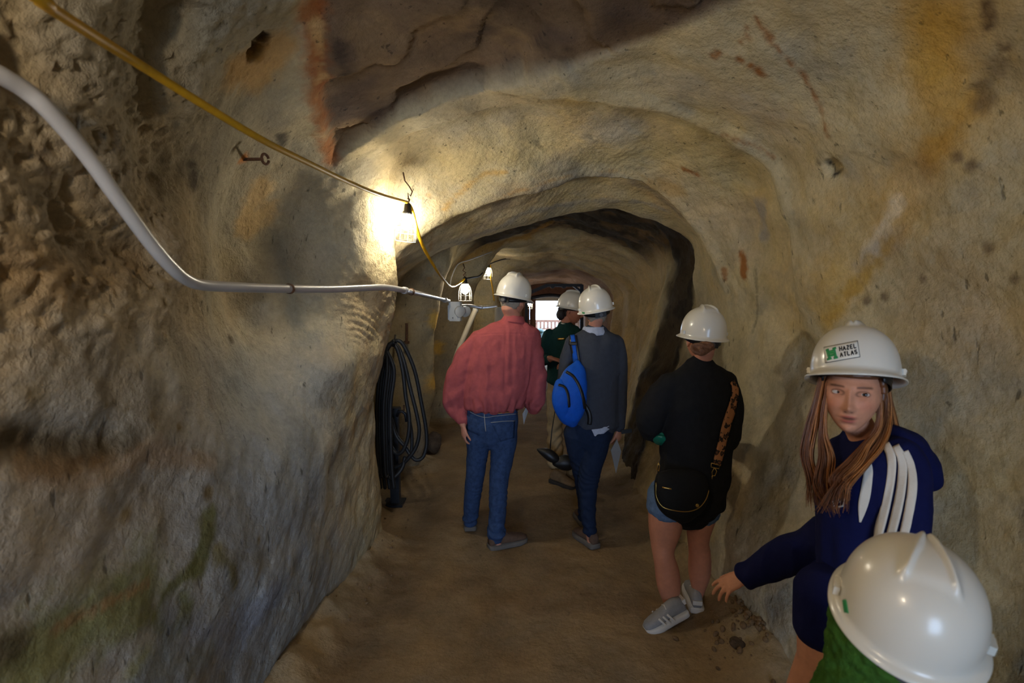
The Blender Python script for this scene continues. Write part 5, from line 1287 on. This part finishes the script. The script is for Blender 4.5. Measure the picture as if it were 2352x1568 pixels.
pl = MB(); pl.tube([zs(kx, ky, .60, .115, .09), zs(kx, ky, .50, .115, .09)], 20)
for sx in (-1, 1): pl.tube([zs(kx + sx * .055, ky, .54, .066, .075), zs(kx + sx * .06, ky, .30, .052, .058), zs(kx + sx * .06, ky, .07, .045, .05)], 18)
part('trousers', fuse(pl, .008, 3, .5, 'pl'), M_NAVYPANT, kid)
Mk = frame(at(2084, 1402, .905), math.radians(148), math.radians(-18), math.radians(10), 1.0)
kh = add_helmet(kid, Mk)
hme = helmet_mesh().copy(); xform(hme, Mk); hbv2 = bvh_of(hme)
me = patch(hbv2, quad_px([(1936, 1378), (1944, 1376), (1950, 1408), (1940, 1406)], 4, 4), .0015, .001); xform(me, Mk.inverted()); link('sticker', me, M_STG, kh)
me_ = helmet_mesh().copy(); Mw = hw_.matrix_basis; xform(me_, Mw); wbv = bvh_of(me_)
me = patch(wbv, quad_px([(1337, 716), (1343, 717), (1343, 721), (1337, 720)], 3, 2), .002, .001); xform(me, Mw.inverted()); link('sticker', me, M_STG, hw_)

# ================================================================ lamps, cables, pipe, hoses, exit
M_WIRE = material('white_coated_wire', lin((232, 228, 214)), rough=.4); M_RUST = material('rusty_iron', lin((96, 66, 44)), rough=.85, metal=.3, noise=(80, .5), bump=[(150, .001)])
M_RUBBER = material('black_rubber', lin((26, 26, 28)), rough=.55, noise=(60, .4), bump=[(120, .001)])
M_YELLOW = material('yellow_vinyl', lin((206, 158, 22)), rough=.45, noise=(30, .15)); M_STEEL = material('dark_painted_steel', lin((36, 38, 44)), rough=.5, metal=.4, noise=(30, .3))
M_PVC = material('grey_pvc', lin((176, 174, 172)), rough=.32, noise=(8, .08)); M_WHITEBOX = material('white_housing', lin((222, 220, 212)), rough=.45)
def cage_light(pos, scale, E, c, label, tilt=0, hook_to=None):
    """pos: top of the socket"""
    root = empty('cage_light', pos, label, 'lamp', 'string of caged bulbs'); s = scale
    R_ = Matrix.Rotation(tilt, 3, 'Y'); P0 = Vector(pos); X = lambda x, y, z: P0 + R_ @ Vector((x * s, y * s, z * s))
    v = MB(); v.tube([(X(0, 0, .004), .010 * s, .010 * s), (X(0, 0, -.006), .019 * s, .019 * s), (X(0, 0, -.040), .020 * s, .020 * s), (X(0, 0, -.046), .026 * s, .026 * s), (X(0, 0, -.058), .026 * s, .026 * s)], 18, cap='flat'); part('socket', v.mesh('socket'), M_RUBBER, root)
    v = MB(); prof = [(-.056, .013), (-.068, .014), (-.085, .022), (-.105, .0295), (-.122, .0295), (-.137, .022), (-.145, .010), (-.147, .002)]
    v.tube([(X(0, 0, z), r_ * s, r_ * s) for z, r_ in prof], 20, cap='flat'); part('bulb', v.mesh('bulb'), material('lit_bulb', (1, 1, 1), emit=(c, E / (s * s))), root)
    nrib = 8
    for k_ in range(nrib):
        a = 2 * math.pi * k_ / nrib; ca, sa = math.cos(a), math.sin(a)
        v = MB(); v.wire([X(r_ * ca, r_ * sa, z) for r_, z in ((.024, -.050), (.034, -.066), (.048, -.090), (.055, -.120), (.057, -.150), (.058, -.185), (.058, -.205))], .0014 * s, 6); part('guard_rib', v.mesh('rib'), M_WIRE, root)
    for r_, z in ((.0555, -.128), (.0575, -.160), (.0585, -.205)):
        v = MB(); v.wire([X(r_ * math.cos(a), r_ * math.sin(a), z) for a in np.linspace(0, 2 * math.pi, 25)], .0015 * s, 6); part('guard_ring', v.mesh('ring'), M_WIRE, root)
    v = MB(); v.wire([X(0, 0, 0), X(.006, 0, .012), X(.010, 0, .024), X(.002, 0, .032), X(-.006, 0, .026)], .0022 * s, 6); part('hook', v.mesh('hook'), M_RUST, root)
    return root
L1 = at(937, 468, 3.0); L2 = at(1068, 637, 5.25); L3 = at(1122, 605, 8.0); L4 = at(1216, 683, 11.0)
cage_light((-.72, .05, 2.25), 1.0, LAMP0_E, LAMP0_C, 'caged bulb on the yellow cable overhead, out of view beside the camera')
cage_light(L1, 1.05, LAMP_E, LAMP_C, 'largest caged bulb, glaring against the sandstone pillar', .09)
cage_light(L2, 1.18, LAMP_E * .5, LAMP_C, 'caged bulb above the white emergency light', 0)
cage_light(L3, 1.2, LAMP_E * .5, LAMP_C, 'small distant caged bulb above and left of the red-shirted person\'s hard hat', .05)
cage_light(L4, 1.2, LAMP_E * .4, LAMP_C, 'farthest caged bulb, beside the bright tunnel exit', 0)
# suspension wire of the big lamp
v = MB(); v.wire([at(*p) for p in ((926, 396, 3.02), (930, 415, 3.0), (940, 428, 2.99), (947, 440, 2.99), (943, 450, 3.0), (937, 443, 3.0), (938, 455, 3.0), (940, 462, 3.0))], .004, 6)
tag(link('hanging_wire', v.mesh('wire'), M_RUST), 'rusty bent wire hooking the largest caged bulb to the arch', 'wire')
v = MB(); v.wire([at(*p) for p in ((1064, 606, 5.3), (1067, 615, 5.26), (1063, 621, 5.25), (1070, 626, 5.25), (1064, 631, 5.25), (1068, 636, 5.25))], .006, 6)
tag(link('hanging_wire', v.mesh('wire'), M_RUST), 'coiled wire holding the caged bulb above the white emergency light', 'wire')
# cable string
cab = empty('power_cable', tuple(L1), 'yellow power cable strung from lamp to lamp along the left wall', 'cable')
def cable(rows, r0, r1, mat, name='cable_run'):
    S_ = spline(rows, 8); n = len(S_); v = MB(); v.tube([(at(*p), r0 + (r1 - r0) * i / (n - 1), r0 + (r1 - r0) * i / (n - 1)) for i, p in enumerate(S_)], 10, ref=(0, 0, 1)); return part(name, v.mesh('c'), mat, cab)
v = MB(); v.tube([(Vector(p), .0098, .0098) for p in spline([(-.72, .05, 2.27), (-.74, .4, 2.21), tuple(at(60, -22, .76)), tuple(at(90, 0, .8)), tuple(at(150, 40, .86)), tuple(at(300, 135, 1.03)), tuple(at(450, 230, 1.22)), tuple(at(600, 320, 1.48)), tuple(at(700, 370, 1.75)), tuple(at(790, 413, 2.1)), tuple(at(870, 446, 2.5)), tuple(at(937, 465, 3.0))], 8)], 12, ref=(0, 0, 1)); part('cable_run', v.mesh('c'), M_YELLOW, cab)
cable([(940, 470, 3.0), (947, 485, 3.02), (956, 520, 3.08), (970, 562, 3.2), (988, 596, 3.38), (1010, 630, 3.7), (1030, 654, 4.3), (1042, 657, 4.8), (1055, 650, 5.15), (1068, 640, 5.24)], .010, .011, M_YELLOW)
cable([(1070, 640, 5.26), (1085, 637, 5.6), (1100, 634, 6.4), (1112, 622, 7.3), (1121, 607, 7.98)], .010, .012, M_RUBBER)
cable([(1123, 607, 8.02), (1140, 600, 8.3), (1165, 594, 8.7), (1185, 600, 9.2), (1200, 640, 10.2), (1215, 682, 11)], .010, .012, M_RUBBER)
cable([(1126, 610, 8.05), (1127, 636, 8.0), (1131, 660, 8.0), (1135, 690, 8.0)], .013, .012, M_YELLOW, 'cable_drop')
cable([(1034, 655, 4.9), (1038, 635, 5.0), (1052, 607, 5.2), (1080, 596, 5.6), (1130, 578, 6.6)], .005, .006, M_WIRE, 'thin_wire')
# conduit along the left wall
con = empty('conduit', tuple(at(460, 655, 1.5)), 'pale grey plastic conduit bent down the left wall to the emergency light', 'pipe')
CR = [(0, 172, .92), (55, 205, .96), (110, 252, 1.0), (190, 345, 1.08), (270, 455, 1.17), (345, 558, 1.27), (395, 615, 1.35), (430, 643, 1.42), (470, 655, 1.5), (560, 660, 1.68), (665, 663, 1.95), (760, 664, 2.25), (840, 661, 2.55), (885, 660, 2.75), (930, 667, 2.98), (975, 677, 3.6), (1031, 691, 4.78)]
S_ = spline(CR, 6); v = MB(); pre = spline([(-.93, -2.2, 2.14), (-.93, -.6, 2.14), (-.935, .4, 2.15), (-.94, .7, 2.16), tuple(at(*CR[0]))], 6)[:-1]; v.tube([(Vector(p), .0165, .0165) for p in pre] + [(at(*p), .0165, .0165) for p in S_], 16, ref=(0, 0, 1)); part('pipe_run', v.mesh('c'), M_PVC, con)
def clip(name, i, L_=.02, r_=.0205, mat=M_PVC):
    a = at(*S_[i]); b = at(*S_[i + 1]); t_ = (b - a).normalized(); v = MB(); v.tube([(a - t_ * L_ / 2, r_, r_), (a + t_ * L_ / 2, r_, r_)], 16, ref=(0, 0, 1), cap='flat'); part(name, v.mesh('k'), mat, con)
clip('coupling', 84, .06, .021); clip('strap_clip', 60, .012, .020, M_RUST); clip('strap_clip', 86, .012, .022, M_RUST); clip('coupling', 95, .05, .024)
c2 = empty('conduit', tuple(at(1080, 703, 5.2)), 'thin grey conduit leaving the emergency light toward the far lamps', 'pipe')
v = MB(); v.tube([(at(*p), .017, .017) for p in spline([(1060, 703, 5.0), (1078, 702, 5.2), (1105, 706, 5.9), (1140, 703, 7.2)], 6)], 12, ref=(0, 0, 1)); part('pipe_run', v.mesh('c'), M_PVC, c2)
v = MB(); v.tube([(at(1103, 705.5, 5.85), .022, .022), (at(1107, 706, 5.95), .022, .022)], 12, ref=(0, 0, 1), cap='flat'); part('coupling', v.mesh('c'), M_PVC, c2)
# emergency light
em = empty('emergency_light', tuple(at(1046, 738, 4.82)), 'white twin-head emergency light box at the end of the grey conduit', 'light fixture')
Rz = Matrix.Rotation(-.25, 3, 'Z')
def bev_box(c, size, rot=None, bev=.006):
    bm = bmesh.new(); bmesh.ops.create_cube(bm, size=1); bmesh.ops.scale(bm, vec=Vector(size), verts=bm.verts); bmesh.ops.bevel(bm, geom=bm.edges[:], offset=bev, segments=2, affect='EDGES')
    me = bpy.data.meshes.new('bx'); bm.to_mesh(me); bm.free(); me.transform(Matrix.Translation(Vector(c)) @ (rot or Matrix.Identity(3)).to_4x4()); return me
part('housing', bev_box(at(1046, 715, 4.8), (.115, .06, .185), Rz), M_WHITEBOX, em)
part('battery_cover', bev_box(at(1046, 715, 4.8) + Rz @ Vector((-.02, -.03, -.01)), (.09, .012, .14), Rz, .003), M_WHITEBOX, em)
v = MB(); v.tube([(at(1040, 730, 4.74), .005, .005), (at(1040, 730, 4.72), .005, .005)], 10, ref=(1, 0, 0), cap='flat'); part('test_button', v.mesh('b'), M_BLKP, em)
for px_, d_ in ((1056, 4.74), (1069, 4.86)):
    c_ = at(px_, 715, d_); ax_ = Vector((.55, -.75, -.25)).normalized(); v = MB()
    v.tube([(c_ - ax_ * .04, .030, .030), (c_ - ax_ * .02, .048, .048), (c_ + ax_ * .012, .055, .055), (c_ + ax_ * .016, .05, .05)], 22, cap='flat'); part('lamp_head', v.mesh('h'), M_WHITEBOX, em)
wb = empty('junction_box', tuple(at(1147, 738, 7.5)), 'small pale box on the wall left of the red-shirted person\'s neck', 'box')
part('housing', bev_box(at(1147, 722, 7.5), (.13, .08, .22), Matrix.Rotation(.5, 3, 'Z')), M_WHITEBOX, wb); part('lid', bev_box(at(1145, 722, 7.44), (.10, .02, .18), Matrix.Rotation(.5, 3, 'Z'), .003), M_WHITEBOX, wb)
# ribbed pale pipe
cp = empty('ribbed_pipe', tuple(at(1040, 855, 5.9)), 'pale ribbed flexible pipe slanting down behind the red-shirted person', 'pipe')
S2 = spline([(1092, 712, 5.75), (1080, 740, 5.7), (1065, 775, 5.65), (1050, 812, 5.6), (1036, 860, 5.6)], 14); v = MB()
v.tube([(at(*p), .030 + .005 * math.sin(i * math.pi), .030 + (.006 if i % 2 else -.002)) for i, p in enumerate(S2)], 14, ref=(0, 0, 1)); part('ribbed_tube', v.mesh('r', True), material('pale_duct', lin((176, 166, 146)), rough=.8), cp)
v = MB(); v.tube([(at(1093, 709, 5.76), .036, .036), (at(1091, 716, 5.75), .036, .036)], 14, ref=(0, 0, 1), cap='flat'); part('cuff', v.mesh('c'), M_PVC, cp)
# eyebolt
eb = empty('eyebolt', tuple(hit(562, 366)), 'rusty eyebolt sticking out of the left wall under the yellow cable', 'bolt')
b_ = hit(562, 366); tip = b_ + Vector((.085, -.02, -.004)); v = MB(); v.tube([(b_ - (tip - b_) * .3, .007, .007), (tip, .0065, .0065)], 10, ref=(0, 0, 1)); part('shank', v.mesh('s'), M_RUST, eb)
v = MB(); v.wire([tip + Vector((.012, 0, 0)) + Vector((.006 * math.cos(a), .018 * math.cos(a), .020 * math.sin(a))) for a in np.linspace(0.3, 2 * math.pi - .1, 20)], .0058, 8); part('eye', v.mesh('e'), M_RUST, eb)
# threaded rock bolt
rb_ = empty('rock_bolt', tuple(at(934, 786, 4.55)), 'rusty threaded rod standing out of the rock above the hose coil', 'bolt')
v = MB(); v.tube([(at(934, 742 + k_ * 1.5, 4.55), .011 + (.003 if k_ % 2 else 0), .011 + (.003 if k_ % 2 else 0)) for k_ in range(30)], 10, cap='flat'); part('threaded_rod', v.mesh('t'), M_RUST, rb_)
v = MB(); v.tube([(at(934, 783, 4.55), .026, .026), (at(934, 789, 4.55), .026, .026)], 6, cap='flat'); part('nut', v.mesh('n', False), M_RUST, rb_)
# steel post
po = empty('steel_post', (at(906, 1166, 4.12).x, 4.12, 0), 'black steel post standing in the left recess behind the hoses', 'post')
pb = at(906, 1164, 4.12); ptop = at(908, 945, 4.12); fz = floor_z(pb.x, 4.12)
part('column', bev_box(((pb.x + ptop.x) / 2, 4.12, (fz + ptop.z) / 2), (.075, .075, ptop.z - fz), None, .005), M_STEEL, po)
part('base_plate', bev_box((pb.x, 4.12, fz + .008), (.17, .17, .02), None, .003), M_STEEL, po)
part('top_block', bev_box((ptop.x - .01, 4.10, ptop.z + .01), (.11, .09, .06), None, .006), M_STEEL, po)
v = MB(); v.wire([at(*p) for p in ((912, 955, 4.05), (915, 945, 4.03), (924, 944, 4.03), (931, 950, 4.03), (934, 968, 4.03))], .013, 8); part('handle', v.mesh('h'), M_STEEL, po)
v = MB(); v.wire([at(927, 950, 4.05), at(928, 930, 4.05)], .008, 8); part('pin', v.mesh('p'), M_RUST, po)
# hose coil
hz = empty('hose_coil', tuple(at(895, 1125, 3.95)), 'black rubber hose hung in long loops in the recess of the left wall', 'hose')
def hose(rows, r_=.0155, n=10): v = MB(); v.tube([(at(*p), r_, r_) for p in spline(rows, 8)], n, ref=(0, 1, 0)); part('hose_loop', v.mesh('h'), M_RUBBER, hz)
hose([(890, 800, 3.9), (905, 784, 3.88), (922, 786, 3.88), (940, 818, 3.9), (955, 860, 3.92), (967, 920, 3.94), (978, 980, 3.95), (980, 1020, 3.95), (972, 1048, 3.94), (957, 1056, 3.93), (944, 1046, 3.93), (930, 1025, 3.94), (910, 1000, 3.95), (898, 960, 3.95)])
hose([(885, 810, 3.92), (900, 788, 3.9), (914, 796, 3.89), (928, 830, 3.89), (942, 890, 3.9), (957, 950, 3.9), (963, 990, 3.9), (956, 1025, 3.9), (940, 1050, 3.9), (920, 1068, 3.92), (900, 1073, 3.94), (888, 1060, 3.96)])
hose([(898, 790, 3.88), (912, 800, 3.87), (925, 850, 3.87), (932, 910, 3.87), (940, 960, 3.87), (938, 1000, 3.87), (928, 1030, 3.87), (915, 1042, 3.88), (902, 1032, 3.9), (893, 1000, 3.92), (889, 930, 3.93)])
hose([(930, 1050, 3.92), (925, 1072, 3.9), (912, 1090, 3.88), (898, 1098, 3.88), (888, 1090, 3.9)])
hose([(940, 960, 3.92), (946, 1000, 3.93), (944, 1040, 3.93), (930, 1058, 3.92)], .0135)
for k_ in range(7):
    x_ = 862 + k_ * 5.2; d_ = 3.86 + .03 * (k_ % 3)
    hose([(905 - k_ * 1.5, 782 + k_ * 2, d_), (892 - k_ * 1, 798, d_), (x_ + 12, 850, d_), (x_ + 4, 930, d_), (x_ + 5, 1020, d_), (x_ + 8, 1085, d_), (x_ + 12, 1120 - (k_ % 2) * 25, d_)], .015)
v = MB(); v.wire([at(908, 770, 4.6), at(907, 780, 3.95), at(905, 792, 3.84), at(903, 784, 3.82)], .009, 8); part('hanger', v.mesh('h'), M_STEEL, hz)
# stones
M_STONE = material('dark_stone', lin((84, 68, 52)), rough=.95, noise=(14, .45), bump=[(22, .02), (90, .006)])
def stone(x, y, z, r, label, seed):
    v = MB(); v.ball((0, 0, 0), r, None, 28, 20); me = v.mesh('stone')
    co = get_co(me); set_co(me, co * (1 + .30 * fbm(co + seed, 1.6 / max(r), 3, seed))[:, None] + np.array([x, y, z])); smooth(me)
    tag(link('stone', me, M_STONE), label, 'stone', 'loose stones at the wall foot')
p = at(995, 1008, 5.55); stone(p.x, p.y, p.z - .05, (.10, .12, .13), 'dark upright stone against the left wall foot past the hoses', 3)
p = at(968, 1052, 5.2); stone(p.x + .02, p.y - .1, p.z - .03, (.07, .08, .05), 'small low stone in front of the dark upright stone', 8)
p = at(1746, 1490, 2.46); stone(p.x + .05, p.y, p.z - .02, (.07, .09, .065), 'brown stone at the right wall foot near the grey sneakers', 12)
p = at(1690, 1545, 2.3); stone(p.x, p.y, floor_z(p.x, p.y) + .005, (.035, .04, .02), 'small brown stone on the floor at the bottom edge', 15)
M_GRIT = material('brown_grit', lin((118, 94, 66)), rough=.95, noise=(40, .35))
def rubble(spots, n, label, seed, rmax=.022):
    rnd = random.Random(seed); mb = MB()
    for k_ in range(n):
        (x0, y0), (x1, y1), w_ = rnd.choice(spots); t_ = rnd.random(); x = x0 + (x1 - x0) * t_ + rnd.gauss(0, w_); y = y0 + (y1 - y0) * t_ + rnd.gauss(0, w_)
        r_ = rmax * rnd.uniform(.2, 1)**1.6; rot = Euler((rnd.random() * 6, rnd.random() * 6, rnd.random() * 6)).to_matrix()
        n0 = len(mb.v); mb.ball((x, y, floor_z(x, y) + r_ * .25), (r_, r_ * rnd.uniform(.6, 1), r_ * rnd.uniform(.4, .8)), rot, 7, 5)
    tag(link('rubble', mb.mesh('rubble', False, False), M_GRIT), label, 'rubble', None, 'stuff')
rubble([((1.2, 2.35), (1.28, 2.55), .05), ((1.05, 2.3), (1.2, 2.45), .07)], 150, 'brown crumbled rock heaped at the right wall foot', 5)
rubble([((-.88, 2.4), (-.80, 3.6), .07), ((-.82, 3.6), (-.95, 5.0), .10)], 60, 'loose grit scattered along the left wall foot', 6, .014)
# exit: steel frame, timber surround, deck and railing
M_WOOD = material('old_timber', lin((112, 76, 56)), rough=.85, noise=(9, .35), bump=[(30, .006)]); M_CREAM = material('cream_board', lin((206, 196, 176)), rough=.8, noise=(12, .1))
sf = empty('roof_support', tuple(at(1275, 800, 10.2)), 'dark steel roof frame spanning the tunnel before the exit', 'frame')
def beam(a, b, w_, name, par, mat):
    A_, B_ = Vector(a), Vector(b); t_ = (B_ - A_); q_ = t_.to_track_quat('X', 'Z').to_matrix(); part(name, bev_box((A_ + B_) / 2, (t_.length, w_, w_), q_, w_ * .12), mat, par)
Y_ = 10.2
beam(at(1207, 676, Y_), at(1257, 655, Y_), .07, 'brace', sf, M_STEEL); beam(at(1252, 655, Y_), at(1337, 655, Y_), .06, 'top_beam', sf, M_STEEL)
beam(at(1318, 656, Y_), at(1338, 672, Y_), .045, 'brace', sf, M_STEEL); beam(at(1336, 653, Y_), at(1336, 865, Y_), .07, 'leg', sf, M_STEEL); beam(at(1209, 674, Y_), at(1209, 875, Y_), .06, 'leg', sf, M_STEEL)
for x_ in (1269, 1295): part('hanger', bev_box(at(x_, 659, Y_ - .03), (.075, .07, .05), None, .01), M_STEEL, sf)
ex = empty('exit_surround', tuple(at(1262, 800, 13.2)), 'brown timber surround framing the bright tunnel exit', 'doorway'); Y_ = 13.2
def board(x0, x1, y0, y1, name, mat, th=.08, dy=0): a = at(x0, y0, Y_ + dy); b = at(x1, y1, Y_ + dy); part(name, bev_box((a + b) / 2, (abs(b.x - a.x), th, abs(a.z - b.z)), None, .008), mat, ex)
for k_, (x0, x1) in enumerate(((1188, 1197), (1198, 1207), (1208, 1216), (1217, 1226))): board(x0, x1, 668 - k_, 838, 'plank', M_WOOD, .06, .02 * (k_ % 2))
for x0, x1 in ((1303, 1312), (1313, 1322), (1323, 1332), (1333, 1345)): board(x0, x1, 664, 838, 'plank', M_WOOD, .06)
board(1180, 1352, 638, 681, 'header', M_WOOD, .14, -.05); board(1226, 1304, 680, 691, 'cream_board', M_CREAM, .05); board(1222, 1230, 680, 838, 'door_post', M_WOOD, .12); board(1298, 1306, 680, 838, 'door_post', M_WOOD, .12)
v = MB(); v.tube([(at(x_, 684 - 6 * math.sin(math.pi * (x_ - 1222) / 84), 13.05), .05, .045) for x_ in range(1222, 1307, 6)], 12, ref=(0, 1, 0)); part('arched_beam', v.mesh('a'), M_STEEL, ex)
rl = empty('railing', (at(1262, 790, 15).x, 15, 0), 'dark wooden railing outside the bright exit', 'railing'); Y_ = 15.0
def rb2(x0, x1, y0, y1, name): a = at(x0, y0, Y_); b = at(x1, y1, Y_); part(name, bev_box((a + b) / 2, (abs(b.x - a.x), .06, abs(a.z - b.z)), None, .005), M_WOOD, rl)
rb2(1195, 1335, 734, 740, 'top_rail'); rb2(1195, 1335, 753, 757, 'bottom_rail')
for k_ in range(17): rb2(1197 + k_ * 8.4, 1201.6 + k_ * 8.4, 740, 753, 'baluster')
for x_ in (1196, 1334): rb2(x_ - 4, x_ + 4, 731, 818, 'newel_post')
dk_ = bev_box((1.1, 15.6, -.04), (4.2, 3.6, .08), None, .01); tag(link('floor_deck', dk_, material('pale_deck', lin((196, 164, 140)), rough=.8, noise=(6, .15))), kind='structure')
gb = empty('bin', (at(1236, 790, 14.2).x, 14.2, 0), 'dark green bin outside by the railing', 'bin'); g0 = at(1236, 772, 14.2)
M_BIN = material('green_plastic', lin((24, 62, 50)), rough=.5); v = MB(); v.tube([(Vector((g0.x, 14.2, .0)), .13, .13), (Vector((g0.x, 14.2, .75)), .17, .17)], 20, cap='flat'); part('tub', v.mesh('t'), M_BIN, gb)
v = MB(); v.tube([(Vector((g0.x, 14.2, .75)), .18, .18), (Vector((g0.x, 14.2, .79)), .18, .18), (Vector((g0.x, 14.2, .84)), .10, .10)], 20, cap='flat'); part('lid', v.mesh('l'), M_BIN, gb)
v = MB(); a = at(1210, 727, 12.9); v.wire([a, Vector((a.x, 12.9, .02))], .012, 8); orr = empty('marker_rod', (a.x, 12.9, 0), 'thin orange rod leaning on the timber by the exit', 'rod')
part('rod', v.mesh('r'), material('orange_paint', lin((214, 120, 50)), rough=.5), orr); v = MB(); v.ball((a.x, 12.9, a.z), .02, None, 10, 8); part('cap', v.mesh('cap'), M_BLKP, orr)
